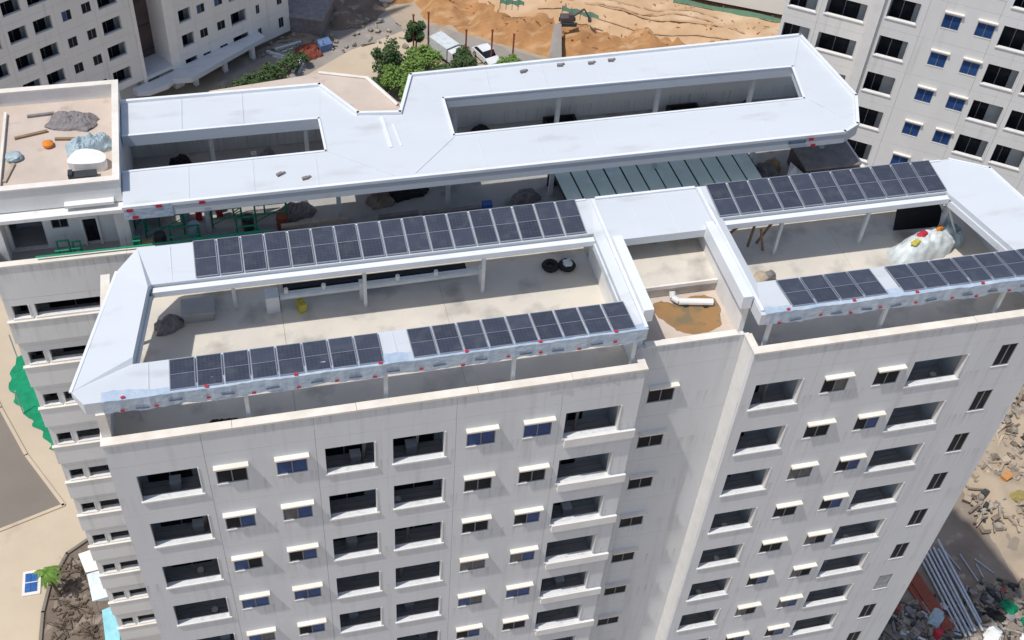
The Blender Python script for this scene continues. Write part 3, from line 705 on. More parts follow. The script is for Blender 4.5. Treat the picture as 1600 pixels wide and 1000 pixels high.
for x, z in ((1.25, 41.95), (1.45, 41.5), (2.6, 42.05), (4.6, 42.0), (36.2, 42.02), (36.4, 41.6)): place('red_print', mk, rb, (x, 13.955, z))
obj('ink_print', MB().box(35.0, 36.0, 14.08, 14.10, 41.7, 41.9), M['filmink'], rb)
seams(rb, [(x, 14.2, x + .1, 16.8) for x in (4.0, 7.1, 10.2, 18.6, 21.7, 24.8, 27.9, 31.0, 34.1)] + [(x, 19.75, x + .1, 22.45) for x in (3.9, 7.0)] + [(x, 20.6, x + .2, 22.7) for x in (20.2, 23.4, 26.6, 29.8, 33.0, 36.2)], lambda x, y: RZ)
# roof bits on the canopy (small fixings and leftovers)
for x, y in ((22.4, 22.2), (24.6, 22.5), (26.4, 22.45), (27.6, 22.55), (8.4, 15.4), (9.6, 14.9)):
    obj('roof_fixing', MB().obox((x, y, RZ + .06), (.30, .16, .14), random.uniform(-.6, .6)).obox((x + .2, y + .1, RZ + .04), (.2, .12, .08), .5), M['tarpg'], rb)
# rear stair wing with its pale roof behind the notch
obj('stair_wing', MB().prism([(5.2, 23.25), (14.9, 23.25), (14.0, 24.9), (11.5, 25.8), (5.6, 25.0)], 0, 39.08), M['facade_b'], rb)
obj('wing_upper_roof', MB().prism([(5.0, 23.22), (11.7, 23.22), (12.2, 20.3), (15.45, 20.1), (15.45, 22.2), (14.1, 24.95), (11.5, 25.9), (5.4, 25.1)], 39.09, 40.5), M['pink'], rb)
obj('wing_upstand', MB().tube((15.4, 22.2, 40.55), (14.1, 25.0, 40.55), .12).tube((14.1, 25.0, 40.55), (11.5, 25.9, 40.55), .10), M['cap'], rb)
# green glass skylight of single panes
sg = thing('glass_skylight', 'low roof of green glass panes with dark joints under the white canopy', 'skylight', (29.3, 15.7, RD))
NP = 12
for i in range(NP):
    a = 23.2 + i*11.3/NP
    b = MB(); dz = random.uniform(-.015, .015)
    b.quad((a + .05, 14.62, 38.92 + dz), (a + 11.3/NP - .05, 14.62, 38.92 + dz), (a + 11.3/NP - .35, 17.0, 39.25 + dz), (a - .25, 17.0, 39.25 + dz))
    n = len(b.v); b.quad(*[(x, y, z - .03) for x, y, z in b.v[:4]])
    for p in range(4): b.f.append((p, (p+1) % 4, n + (p+1) % 4, n + p))
    obj('pane', b, M['wiring'], sg)
fr = MB()
for i in range(NP + 1):
    a = 23.2 + i*11.3/NP
    fr.tube((a, 14.6, 38.85), (a - .3, 17.05, 39.18), .045, 5)
fr.box(23.0, 34.7, 14.5, 14.6, 38.6, 38.9); fr.box(22.8, 34.4, 17.05, 17.2, RD, 39.33)
for x in (23.1, 28.8, 34.5): fr.box(x, x + .1, 14.62, 14.72, RD, 38.8)
obj('frame', fr, M['darkmetal'], sg)

# ================================================================== BACKGROUND BUILDINGS
# left background block, facade local x along heading, faces -y
h1 = R(33.3)
lb = thing('apartment_building', 'tall grey apartment block at the upper left corner with a brown recess', 'building', (-8.6, 78.2, 0), h1)
F2 = 3.06
def bgpanel(key, x0, x1, ops, par, zrow, y, m, th=.25):
    me = cached(('bgp', key), lambda: panel_mb(x0, x1, 0, F2, ops, th=th, g=.008).mesh('wall_panel', m))
    return place('wall_panel', me, par, (0, y, zrow), True)
LB_bays = [(-17.0, -11.3, [(-16.3, -14.3, .85, 2.35), (-13.7, -11.8, .85, 2.35)]),
           (-11.3, -6.55, [(-11.0, -10.0, 1.05, 2.15), (-9.0, -7.0, .85, 2.35)]),
           (-6.55, -1.15, [(-6.15, -4.2, .85, 2.35), (-3.5, -1.5, .85, 2.35)]),
           (-1.15, 3.1, [(-.45, .55, 1.05, 2.15), (1.75, 2.75, 1.05, 2.15)]),
           (3.1, 6.95, [(3.55, 5.75, .80, 2.40)])]
LB2 = [(11.8, 14.3, [(12.4, 14.0, .8, 2.35)]), (14.3, 18.6, [(14.75, 15.75, 1.05, 2.1), (17.05, 18.1, 1.05, 2.1)]),
       (18.6, 21.8, [(18.95, 21.1, .8, 2.35)]), (21.8, 27.0, [(22.4, 22.9, 1.0, 2.1), (25.4, 26.1, .95, 2.25)])]
rl = random.Random(11)
def bgrow(par, bays, zrow, y, m, key, skip=()):
    for bi, (a, b, ops) in enumerate(bays):
        bgpanel((key, bi), a, b, ops, par, zrow, y, m)
        for (p, q, r, s) in ops:
            if q - p > 1.4: balcony(par, p, q, zrow + r, zrow + s, y=y + .05, kind='wide', local=True, depth=1.2, drop=.7)
            else: window(par, p, q, zrow + r, zrow + s, y=y, hood=False, local=True, panes=('glassb', 'glass') if rl.random() < .3 else ('glass', 'glass'))
base = 10.6 - 1.6
for k in range(-2, 9):
    bgrow(lb, LB_bays, base + F2*k, 0, M['facade_b'], 'lb1')
for k in range(-1, 4):
    bgrow(lb, LB2, 4.6 + F2*k - .9, 0, M['facade_b'], 'lb2')
zt_l = base + F2*9
obj('corner_column', MB().box(6.953, 7.35, -.12, 3.2, 2.0, zt_l), M['trim'], lb, local=True)
obj('recess_wall', MB().box(7.353, 10.6, 3.0, 3.2, 3.2, zt_l), M['brown'], lb, local=True)
for k in range(8): obj('recess_spandrel', MB().box(7.36, 10.58, 2.93, 2.998, 4.0 + F2*k, 4.12 + F2*k), M['darkmetal'], lb, local=True)
obj('recess_side', MB().box(10.6, 11.79, -.1, 3.2, 0, zt_l), M['trim'], lb, local=True)
obj('recess_floor', MB().box(7.353, 10.6, -.2, 2.99, 2.8, 3.19), M['canopy'], lb, local=True)
obj('upper_wall', MB().box(11.8, 27.0, 0.01, .25, 4.6 + F2*4 - .9, zt_l), M['facade_b'], lb, local=True)
obj('inner_core', MB().box(-17, 6.9, 1.5, 12, 0, zt_l - .2).box(7.0, 27.0, 3.25, 12, 0, zt_l - .2).box(11.8, 26.9, 1.55, 3.24, 0, zt_l - .3), M['facade_b'], lb, local=True)
pod = [(5.4, -.9), (6.4, -1.6), (8.6, -1.9), (9.6, -1.5), (11.2, -2.6), (22.3, -1.4), (22.3, -.02), (11.8, -.02), (10.6, -.21), (7.36, -.21), (6.9, -.05), (5.4, -.02)]
obj('podium_canopy', MB().prism(pod, 1.9, 2.5), M['canopy'], lb, local=True)
obj('podium_wall', MB().box(12, 27.0, .05, .3, 0, 1.6), M['mud'], lb, local=True)
for x in (12.5, 16.5, 20.4): obj('podium_column', MB().box(x, x + .5, -1.1, -.6, 0, 1.9), M['trim'], lb, local=True)
# right background block
h2 = R(-35.5)
rg = thing('apartment_building', 'pale apartment block at the upper right with blue filmed windows and white trims', 'building', (60.3, 38.4, 0), h2)
RB = [(-12.2, -9.3, [(-11.9, -9.6, .9, 2.7)]), (-9.3, -5.3, [(-8.9, -5.65, 1.05, 2.65)])]
RB2 = [(-4.45, -1.2, [(-4.05, -1.72, .92, 2.68)]), (-1.2, 3.98, [(.10, 1.42, 1.25, 2.40), (2.62, 3.95, 1.25, 2.40)]), (3.98, 7.1, [(4.5, 6.9, .85, 2.65)]),
       (7.1, 10.4, [(7.5, 9.9, .85, 2.65)]), (10.4, 15.2, [(11.2, 12.5, 1.25, 2.40), (13.4, 14.7, 1.25, 2.4)])]
def rgrow(bays, zrow, y, key):
    for bi, (a, b, ops) in enumerate(bays):
        me = cached(('rgp', key, bi), lambda: panel_mb(a, b, 0, FH, ops, th=.22, g=.008).mesh('wall_panel', M['facade_b']))
        place('wall_panel', me, rg, (0, y, zrow), True)
        for (p, q, r, s) in ops:
            if q - p > 1.5: balcony(rg, p, q, zrow + r, zrow + s, y=y, kind='left' if (bi + int(zrow)) % 2 else 'plain', local=True, depth=1.0, drop=.85)
            else:
                window(rg, p, q, zrow + r, zrow + s, y=y, hood=True, local=True, panes=('glassb', 'glassb'), hd=.2)
zb = 29.2 - 2.40
for k in range(-5, 3):
    rgrow(RB2, zb + FH*k, 0, 'b'); rgrow(RB, zb + FH*k + .5, 3.2, 'a')
zr0, zr1 = zb - 5*FH, zb + 3*FH
obj('corner_strip', MB().box(-5.25, -4.46, -.28, 3.1, 0, zr1 + .6), M['trim'], rg, local=True)
obj('lower_wall', MB().box(-4.45, 15.2, 0, .22, 0, zr0 - .01).box(-12.2, -5.3, 3.2, 3.42, 0, zr0 + .49), M['facade_b'], rg, local=True)
obj('inner_core', MB().box(-4.4, 15.0, 1.7, 14, 0, zr1).box(-12.1, -4.45, 4.9, 14, 0, zr1 + .5), M['facade_b'], rg, local=True)
obj('side_wall', MB().box(15.0, 15.2, .23, 14, 0, zr1).box(-12.2, -12.0, 3.43, 14, 0, zr1 + .5), M['facade_b'], rg, local=True)

# ================================================================== ROOF OBJECTS
# white service pipe on stands
sp = thing('service_pipe', 'long white service pipe on stands under the rear solar row', 'pipe', (12, 7.9, DECK))
obj('pipe', MB().tube((7.6, 7.85, DECK + .75), (16.9, 7.95, DECK + .75), .17, 10), M['post'], sp, smooth=False)
obj('pipe', MB().tube((7.9, 8.22, DECK + .55), (16.7, 8.3, DECK + .55), .09, 8), M['post'], sp)
for x in (11.3, 16.95): obj('stand', MB().box(x - .09, x + .09, 7.75, 8.05, DECK, DECK + 1.05), M['trim'], sp)
for x in (7.9, 9.6, 13.0, 14.8): obj('valve', MB().tube((x, 7.9, DECK + .9), (x, 7.9, DECK + 1.15), .1, 8), M['trim'], sp)
obj('pump_box', MB().box(6.95, 7.55, 7.55, 8.2, DECK, DECK + 1.0), M['post'], sp)
tag(obj('black_strip', MB().box(7.8, 16.4, 8.62, 8.95, DECK, DECK + .42).box(7.9, 16.3, 8.56, 8.615, DECK + .1, DECK + .34), M['black']), 'long black strip behind the white service pipe', 'trough')  # black boxes added for a dark strip behind the pipe
tag(obj('jerrycan', MB().obox((8.5, 7.6, DECK + .24), (.34, .5, .48), .3).tube((8.5, 7.6, DECK + .48), (8.55, 7.65, DECK + .56), .06), M['yellow']), 'yellow jerrycan on the roof deck beside the white service pipe', 'jerrycan')
for i, (x, y) in enumerate(((20.5, 8.35), (21.3, 8.25))):
    t = thing('tyre', ['black tyre on the deck, left of the tyre holding a white bag', 'black tyre holding a white bag by the stair tower'][i], 'tyre', (x, y, DECK), group='tyres on the roof deck')
    obj('tread', MB().torus((x, y, DECK + .14), .30, .14), M['rubber'], t, smooth=True)
    if i == 0: obj('rim', MB().tube((x, y, DECK + .02), (x, y, DECK + .1), .2, 10), M['darkmetal'], t)
def drape(name, c, size, m, label, cat, seed=1, rz=0):
    nu, nv = 34, 26; v = []; b = MB(); so = Vector((seed*1.7, seed*.9, seed*.3))
    for j in range(nv + 1):
        for i in range(nu + 1):
            u, t_ = i/nu*2 - 1, j/nv*2 - 1
            wob = 1 + .28*mnoise.noise(Vector((u*1.3, t_*1.3, 0)) + so) + .10*mnoise.noise(Vector((u*5, t_*5, 2)) + so)
            sq = 1/max(1.0, math.hypot(u, t_)/1.12)
            x, y = u*wob*sq*size[0]/2, t_*wob*sq*size[1]/2
            env = max(0, 1 - abs(u)**3.2)*max(0, 1 - abs(t_)**3.2)
            p = Vector((x*1.5, y*1.5, 0)) + so
            rg_ = 1 - abs(mnoise.noise(p)*1.6); fold = 1 - abs(mnoise.noise(p*2.7 + Vector((4, 1, 0)))*1.7); fine = 1 - abs(mnoise.noise(p*6.5))*1.5
            if cat == 'bundle': rg_, fold, fine = .6 + .55*mnoise.noise(p*.9), .35 + .65*fold, .4 + .5*fine
            z = size[2]*(.10 + env*(.30 + .38*max(0, rg_) + .26*max(0, fold) + .12*fine)) * (1 if env > .01 else .25)
            v.append((x, y, max(.012, z)))
    for j in range(nv):
        for i in range(nu):
            a = j*(nu + 1) + i; b.f.append((a, a + 1, a + nu + 2, a + nu + 1))
    n0 = len(v); ring_ = [i for i in range(nu + 1)] + [j*(nu + 1) + nu for j in range(1, nu + 1) if j <= nv] + [nv*(nu + 1) + i for i in range(nu - 1, -1, -1)] + [j*(nu + 1) for j in range(nv - 1, 0, -1)]
    for q in ring_: v.append((v[q][0], v[q][1], 0))
    for k in range(len(ring_)):
        k2 = (k + 1) % len(ring_); b.f.append((ring_[k2], ring_[k], n0 + k, n0 + k2))
    b.v = v
    o = obj(name, b, m, None, c, fix=True, smooth=cat == 'bundle'); o.rotation_euler = (0, 0, rz)
    return tag(o, label, cat)
def lump(name, c, size, m, label, cat, seed=1, rz=0, amp=.22, flat_=.0):
    if cat in ('tarpaulin', 'sheeting', 'heap', 'cloth', 'mat', 'bundle'): return drape(name, c, size, m, label, cat, seed, rz)
    b = bmesh.new(); bmesh.ops.create_icosphere(b, subdivisions=4, radius=1)
    for v in b.verts:
        p = v.co.copy(); n = mnoise.fractal(p*1.6 + Vector((seed, seed, 0)), .9, 2, 4)*amp - abs(mnoise.noise(p*3.4 + Vector((0, seed, seed))))*amp*.9 - abs(mnoise.noise(p*7.0 + Vector((seed, 3, seed))))*amp*.4
        q = p*(1 + n); s_ = lambda t: math.copysign(abs(t)**.7, t)
        v.co = Vector((s_(q.x)*size[0]/2, s_(q.y)*size[1]/2, max(0.0, (s_(q.z)*.5 + .42))*size[2]))
    me = bpy.data.meshes.new(name); b.to_mesh(me); b.free(); me.materials.append(m)
    me.polygons.foreach_set('use_smooth', [True]*len(me.polygons))
    o = bpy.data.objects.new(name, me); COL.objects.link(o); o.location = c; o.rotation_euler = (0, 0, rz)
    return tag(o, label, cat)
bag = lump('plastic_bag', (21.32, 8.25, DECK + .04), (.5, .5, .42), M['tarp'], 'crumpled white bag inside a tyre near the stair tower', 'bag', 4)
bundle = lump('wrapped_bundle', (39.4, 6.35, DECK), (3.6, 1.5, 1.15), M['tarp'], 'large pale tarpaulin bundle on the right roof deck', 'bundle', 8, R(14), .18)
lump('folded_tarpaulin', (40.9, 6.9, DECK), (1.8, 1.2, 1.1), M['tarpb'], 'grey-blue folded tarpaulin right of the pale bundle', 'tarpaulin', 13, R(-20), .25)
for (nm, x, y, z, s, m, lab) in (('red_cloth', 39.1, 6.45, DECK + 1.08, .62, 'red', 'red cloth lying on the pale tarpaulin bundle'),
                                 ('orange_cloth', 40.2, 6.75, DECK + 1.0, .48, 'orange', 'orange cloth on the right end of the tarpaulin bundle'),
                                 ('yellow_cloth', 38.55, 6.0, DECK + .98, .55, 'yellow', 'yellow cloth on the left end of the tarpaulin bundle')):
    lump(nm, (x, y, z), (s, s*.6, .2), M[m], lab, 'cloth', int(x*10), .4, .3)
tag(obj('black_board', MB().obox((39.8, 8.1, DECK + .85), (2.5, .06, 1.55), R(-3), R(-16)).obox((39.0, 8.3, DECK + .75), (.08, .1, 1.6), 0, R(-16)), M['black']), 'black board leaning upright behind the tarpaulin bundle', 'board')
sk = lump('cement_sack', (30.2, 5.55, DECK), (1.1, .7, .62), M['plank'], 'tan cement sack on the sunlit deck right of the tower', 'sack', 21, .6, .15)
lump('grey_sack', (30.75, 5.6, DECK), (.5, .5, .75), M['tarpg'], 'small grey sack leaning against the tan cement sack', 'sack', 25, .2, .2)
for i, (x, y, a, L) in enumerate(((30.6, 8.0, 35, 2.4), (31.4, 8.15, 52, 2.2), (29.4, 8.2, 70, 1.9), (31.0, 7.6, 20, 2.0))):
    tag(obj('timber_prop', MB().obox((x, y, DECK + .9), (.10, .10, L), 0, R(12), R(a - 40)), M['wood']),
        ['longest dark prop leaning behind the tan cement sack', 'dark prop farthest right of those behind the cement sack', 'steepest dark prop beside the stair tower wall', 'lowest dark prop lying across the others by the tower'][i], 'prop', 'props stacked by the stair tower')
lump('dark_sack', (2.6, 7.5, DECK), (1.3, .9, .6), M['tarpg'], 'dark heap of sheeting in the shaded left roof corner', 'sheeting', 31, .3, .3)
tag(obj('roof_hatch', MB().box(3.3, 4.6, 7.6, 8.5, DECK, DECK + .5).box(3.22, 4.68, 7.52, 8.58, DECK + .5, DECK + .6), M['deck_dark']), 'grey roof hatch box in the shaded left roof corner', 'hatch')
lump('black_sheeting', (4.6, 1.35, DECK), (1.2, .8, .55), M['black'], 'black sheeting heap behind the front parapet at left', 'sheeting', 35, 0, .25)
# on the stair tower roofs
tr = thing('roof_vent_pipe', 'white bent vent pipe lying across the silt stained roof slab', 'pipe', (25.9, 3.7, 41.77))
obj('pipe', MB().path([(25.2, 3.65, 41.95), (26.75, 3.35, 41.95)], .16, 10), M['trim'], tr)
obj('elbow', MB().path([(25.22, 3.65, 41.95), (24.98, 3.9, 42.0), (25.0, 4.1, 42.2)], .15, 10), M['post'], tr)
obj('saddle', MB().box(25.4, 25.6, 3.4, 3.8, 41.765, 41.9), M['darkmetal'], tr); obj('saddle', MB().box(26.3, 26.5, 3.2, 3.6, 41.765, 41.9), M['darkmetal'], tr)
bk = thing('paint_bucket', 'white bucket with a green band on the upper tower roof', 'bucket', (25.1, 7.2, 42.46))
obj('body', MB().tube((25.1, 7.2, 42.465), (25.1, 7.2, 42.9), .2, 12, .25), M['trim'], bk)
obj('band', MB().tube((25.1, 7.2, 42.5), (25.1, 7.2, 42.66), .225, 12, .238), M['green'], bk)
obj('handle', MB().path([(24.85, 7.2, 42.88), (24.9, 7.05, 43.0), (25.1, 6.98, 43.05), (25.3, 7.05, 43.0), (25.35, 7.2, 42.88)], .015, 4), M['darkmetal'], bk)
lump('rubble_sack', (24.4, 7.3, 42.46), (.7, .5, .35), M['plank'], 'beige sack left of the bucket on the tower roof', 'sack', 41, .3, .2)
lump('pink_sack', (25.65, 7.35, 42.46), (.5, .5, .32), M['cap'], 'pale pinkish sack right of the bucket on the tower roof', 'sack', 44, .3, .2)
# penthouse roof clutter (rear building, left)
PZ = 41.952
lump('grey_tarpaulin', (-1.35, 21.3, PZ), (2.3, 1.5, .42), M['tarpg'], 'crumpled dark grey tarpaulin on the penthouse roof', 'tarpaulin', 51, R(-14), .35)
lump('blue_grey_sheeting', (-.55, 19.0, PZ), (2.2, 1.3, .75), M['tarpb'], 'pale blue-grey sheeting heap on the penthouse roof', 'sheeting', 55, R(12), .25)
tag(obj('white_basin', MB().prism(smooth_closed([(-1.5, 17.3), (.05, 17.1), (.25, 17.7), (-.3, 18.2), (-1.1, 18.25)], 4), PZ, PZ + .55), M['trim']), 'white curved basin in front of the blue-grey sheeting heap', 'basin')
tag(obj('steel_bracket', MB().box(-1.3, -.2, 16.4, 16.9, PZ, PZ + .35).box(-1.5, -1.3, 16.45, 16.85, PZ, PZ + .5), M['darkmetal']), 'dark metal bracket in front of the white basin', 'bracket')
for i, (x, y, L, a, m) in enumerate(((-3.0, 22.1, 1.3, 4, 'tarpg'), (-3.4, 20.5, 1.6, 14, 'wood'), (-4.3, 17.6, 1.4, 75, 'plank'), (-1.75, 19.9, 1.0, -8, 'wood'))):
    tag(obj('plank', MB().obox((x, y, PZ + .06), (L, .16, .10), R(a)), M[m]), ['short grey plank near the back edge of the penthouse roof', 'brown plank slanting on the left of the penthouse roof',
        'pale plank near the left edge of the penthouse roof', 'thin dark plank beside the dark grey tarpaulin'][i], 'plank', 'planks on the penthouse roof')
lump('orange_bag', (-2.55, 19.5, PZ), (.5, .55, .3), M['orange'], 'faded orange bag on the penthouse roof', 'bag', 61, .2, .2)
lump('pale_blue_bag', (-4.1, 18.7, PZ), (.8, .7, .35), M['tarpb'], 'small pale blue bag at the left of the penthouse roof', 'bag', 63, .2, .25)
# green site frames and clutter on the rear terrace
def green_frame(x, y, wd, h, lab, dp=.7):
    t = thing('scaffold_tower', lab, 'scaffold', (x, y, RD), 0, 'green scaffold frames on the rear terrace')
    for a in (0, wd):
        for c in (0, dp): obj('leg', MB().tube((x + a, y + c, RD), (x + a, y + c, RD + h), .045, 6), M['green'], t)
    for c in (0, dp): obj('top_rail', MB().tube((x - .05, y + c, RD + h), (x + wd + .05, y + c, RD + h), .05, 6), M['green'], t)
    obj('brace', MB().tube((x, y, RD + .2), (x + wd, y, RD + h*.8), .03, 5).tube((x, y, RD + h*.5), (x + wd, y, RD + h*.5), .035, 5), M['green'], t)
green_frame(-2.7, 15.0, .55, 1.0, 'small green frame in front of the penthouse alcove')
green_frame(-1.95, 15.05, .35, 1.0, 'narrow green frame just left of the penthouse door', .5)
green_frame(1.5, 16.2, 1.9, 1.5, 'wide green scaffold frame under the blue tarpaulin strip')
green_frame(4.8, 16.6, 1.5, 1.2, 'green scaffold frame beside the red gas bottles')
green_frame(7.0, 16.5, 1.6, 1.3, 'rightmost green scaffold frame under the white canopy')
green_frame(.95, 15.0, .3, 1.1, 'narrow green frame beside the penthouse corner', .3)
green_frame(2.7, 15.1, 1.4, 1.0, 'low green scaffold frame in front of the blue tarpaulin strip')
green_frame(6.0, 15.2, 1.0, 1.1, 'green scaffold frame close to the terrace parapet')
green_frame(.95, 17.2, 1.2, 1.9, 'tall green scaffold frame beside the penthouse wall')
green_frame(5.9, 17.4, 1.6, 1.8, 'tall green scaffold frame behind the gas bottles')
stq = thing('store_rack', 'dark stacked store behind the green scaffold frames', 'rack', (4.6, 18.6, RD))
rq = random.Random(77)
for q in range(14):
    xa = 1.2 + q*.52; obj('stacked_board', MB().obox((xa + .3, 18.3 + rq.uniform(-.15, .15), RD + 1.0), (.42, .5, rq.uniform(1.5, 2.3)), rq.uniform(-.15, .15), R(rq.uniform(-8, 8))), M[rq.choice(['darkmetal', 'brown', 'tarpg', 'darkmetal', 'black'])], stq)
for q, (xx, yy, mm, lb_) in enumerate(((2.2, 15.6, 'darkmetal', 'dark drum behind the terrace parapet, nearest the penthouse'), (3.9, 16.1, 'tarpb', 'pale drum between the green frames'), (6.6, 16.2, 'darkmetal', 'dark drum below the rightmost green frames'), (8.3, 16.0, 'rust', 'rusty drum right of the green frames'))):
    dq = thing('storage_drum', lb_, 'drum', (xx, yy, RD), 0, 'drums on the rear terrace')
    obj('body', MB().tube((xx, yy, RD), (xx, yy, RD + .85), .29, 12), M[mm], dq); obj('rib', MB().torus((xx, yy, RD + .3), .29, .025, 12, 4), M[mm], dq); obj('rib', MB().torus((xx, yy, RD + .6), .29, .025, 12, 4), M[mm], dq)
tag(obj('green_handrail', MB().tube((-3.6, 14.55, 39.15), (.8, 14.55, 39.15), .05).tube((.8, 14.55, 39.15), (7.6, 14.6, 39.2), .05).box(4.0, 7.2, 14.62, 14.68, 38.96, 39.2), M['green']), 'thin green handrail along the rear terrace parapet', 'handrail')
tag(obj('blue_tarpaulin', MB().quad((1.0, 15.5, 40.9), (3.9, 15.55, 40.95), (3.8, 16.4, 40.75), (1.05, 16.4, 40.7)).quad((1.0, 15.5, 40.9), (3.9, 15.55, 40.95), (3.9, 15.48, 40.2), (1.0, 15.45, 40.1)), M['blue'], fix=False), 'dark blue tarpaulin strip hung under the canopy edge', 'tarpaulin')
for i, x in enumerate((4.15, 5.2)):
    t = thing('gas_bottle', ['left red gas bottle beside the green scaffolds', 'right red gas bottle beside the green scaffolds'][i], 'gas bottle', (x, 17.4, RD), 0, 'red gas bottles')
    obj('body', MB().tube((x, 17.4, RD), (x, 17.4, RD + 1.15), .17, 10), M['red'], t); obj('valve', MB().tube((x, 17.4, RD + 1.15), (x, 17.4, RD + 1.35), .08, 8, .04), M['darkmetal'], t)
tag(obj('steel_cabinet', MB().box(4.45, 5.0, 17.6, 18.1, RD, RD + 1.5).box(3.2, 3.7, 17.3, 17.7, RD, RD + 1.2), M['tarpb']), 'pale grey steel cabinets between the red gas bottles', 'cabinet')
tag(obj('carton', MB().box(1.35, 1.8, 15.1, 15.5, RD, RD + .6).box(1.3, 1.85, 15.05, 15.55, RD + .6, RD + .66), M['cardboard']), 'brown carton behind the rear terrace parapet', 'carton')
for i, (x0, x1, y) in enumerate(((8.2, 9.6, 15.3), (9.7, 11.7, 15.35), (13.2, 15.3, 15.2), (15.5, 18.6, 15.1))):
    tag(obj('timber_beam', MB().obox(((x0 + x1)/2, y, RD + .75), (x1 - x0, .22, .18), R(1)).box(x0 + .2, x0 + .3, y - .1, y + .1, RD, RD + .66).box(x1 - .3, x1 - .2, y - .1, y + .1, RD, RD + .66), M['plank' if i < 2 else 'tarpg']),
        ['leftmost pale beam on trestles behind the rear solar row', 'second pale beam on trestles behind the rear solar row', 'grey beam on trestles behind the middle of the solar row', 'long grey beam with a blue box at its right end'][i], 'beam', 'beams on trestles')
tag(obj('blue_box', MB().box(18.7, 19.2, 14.95, 15.3, RD + .55, RD + .95).box(18.68, 19.22, 14.93, 15.32, RD + .951, RD + 1.0), M['blue']), 'small blue box at the end of the long grey beam', 'box')
for i, (x, y, s) in enumerate(((9.2, 17.1, 1.2), (13.6, 17.2, .9), (15.0, 18.0, 1.6), (21.4, 16.2, 1.0))):
    lump('material_heap', (x, y, RD), (s*1.5, s, .6), M[['tarpg', 'mud', 'black', 'tarpg'][i]], ['grey heap of sheeting behind the leftmost pale beam', 'brown soil heap behind the grey trestle beam', 'long black sheet heap in the shade under the canopy', 'grey heap at the left end of the green skylight'][i], 'heap', 70 + i, .2, .35)
# right end of rear terrace
rr2 = thing('roof_tank', 'dark grey flat box at the right end of the rear terrace', 'tank', (38.6, 15.4, RD))
obj('body', MB().box(37.0, 40.2, 14.7, 16.9, RD, RD + 1.2), M['brown'], rr2); obj('lid', MB().box(36.95, 40.25, 14.65, 16.95, RD + 1.2, RD + 1.28), M['tarpg'], rr2)
tag(obj('white_tent', MB().prism([(35.9, 14.7), (37.0, 14.6), (36.6, 15.9)], RD, RD + .9).tube((36.4, 15.0, RD + .9), (36.4, 15.0, RD + 1.3), .25, 5, .02), M['trim']), 'white triangular cover beside the dark grey box', 'cover')
lump('scrap_heap', (35.2, 15.9, RD), (1.6, 1.6, .8), M['tarpg'], 'scrap heap between the green skylight and the white cover', 'heap', 81, .2, .5)
lump('pink_scrap', (35.9, 16.5, RD), (1.0, .8, .7), M['cardboard'], 'brownish scrap heap behind the white triangular cover', 'heap', 82, .2, .4)
for i, (x, y) in enumerate(((24.0, 21.6), (31.6, 21.6))):
    t = thing('pallet', ['dark open frame on the shaded rear deck near its middle', 'dark open frame on the shaded rear deck at right'][i], 'frame', (x, y, RD), 0, 'frames on the rear deck')
    for q in (0, 1.0): obj('slat', MB().box(x, x + 1.9, y + q, y + q + .15, RD, RD + .4), M['black'], t)
    for q in (0, 1.75): obj('slat', MB().box(x + q, x + q + .15, y + .153, y + .997, RD, RD + .4), M['black'], t)
for i, (x, y, s) in enumerate(((3.4, 22.2, .8), (8.1, 22.1, .6), (20.2, 22.2, 1.0), (34.4, 22.2, 1.2), (36.6, 22.3, .7))):
    lump('debris_heap', (x, y, RD), (s*1.4, s, .5), M['tarpg' if i % 2 else 'black'], ['dark debris heap on the rear deck behind the left canopy opening', 'small grey debris heap near the notch on the rear deck', 'dark debris heap at the left end of the right canopy opening', 'grey debris heap at the right end of the rear deck', 'small dark debris heap in the far right rear deck corner'][i], 'heap', 90 + i, .4, .4)
tag(obj('white_can', MB().box(7.2, 7.5, 21.9, 22.2, RD, RD + .35).tube((7.35, 22.05, RD + .35), (7.35, 22.05, RD + .42), .06), M['trim']), 'small white can on the shaded rear deck', 'can')

# ================================================================== GROUND OBJECTS
def leaf_crown(name, parent, c, rx, rz_, n, size, m, seed, clumps=9):
    rr = random.Random(seed); b = MB(); cl = []
    for _ in range(clumps):
        a = rr.uniform(0, 6.28); r = rx*math.sqrt(rr.random())*.75
        cl.append((c[0] + r*math.cos(a), c[1] + r*math.sin(a), c[2] + rr.uniform(-.5, .6)*rz_, rr.uniform(.3, .55)*rx))
    for _ in range(n):
        q = rr.choice(cl); d = Vector((rr.gauss(0, 1), rr.gauss(0, 1), rr.gauss(0, 1))).normalized()*q[3]*rr.random()**.4
        p = Vector(q[:3]) + d; u = Vector((rr.gauss(0, 1), rr.gauss(0, 1), rr.gauss(0, .6))).normalized(); v = u.orthogonal().normalized()
        s = size*rr.uniform(.6, 1.3)
        b.quad(p - u*s, p - v*s*.45, p + u*s, p + v*s*.45)
    return obj(name, b, m, parent, fix=False)
def tree(x, y, h, r, label, m, seed, group=None, n=1400):
    t = thing('tree', label, 'tree', (x, y, 0), 0, group)
    tk = MB(); tk.tube((x, y, 0), (x + .1, y, h*.55), .12, 6, .07)
    for k in range(4):
        a = k*1.57 + seed; tk.tube((x + .08, y, h*.45), (x + math.cos(a)*r*.6, y + math.sin(a)*r*.6, h*.8), .06, 5, .02)
    obj('trunk', tk, M['bark'], t); leaf_crown('crown', t, (x, y, h*.72), r, h*.40, n, .20, M[m], seed)
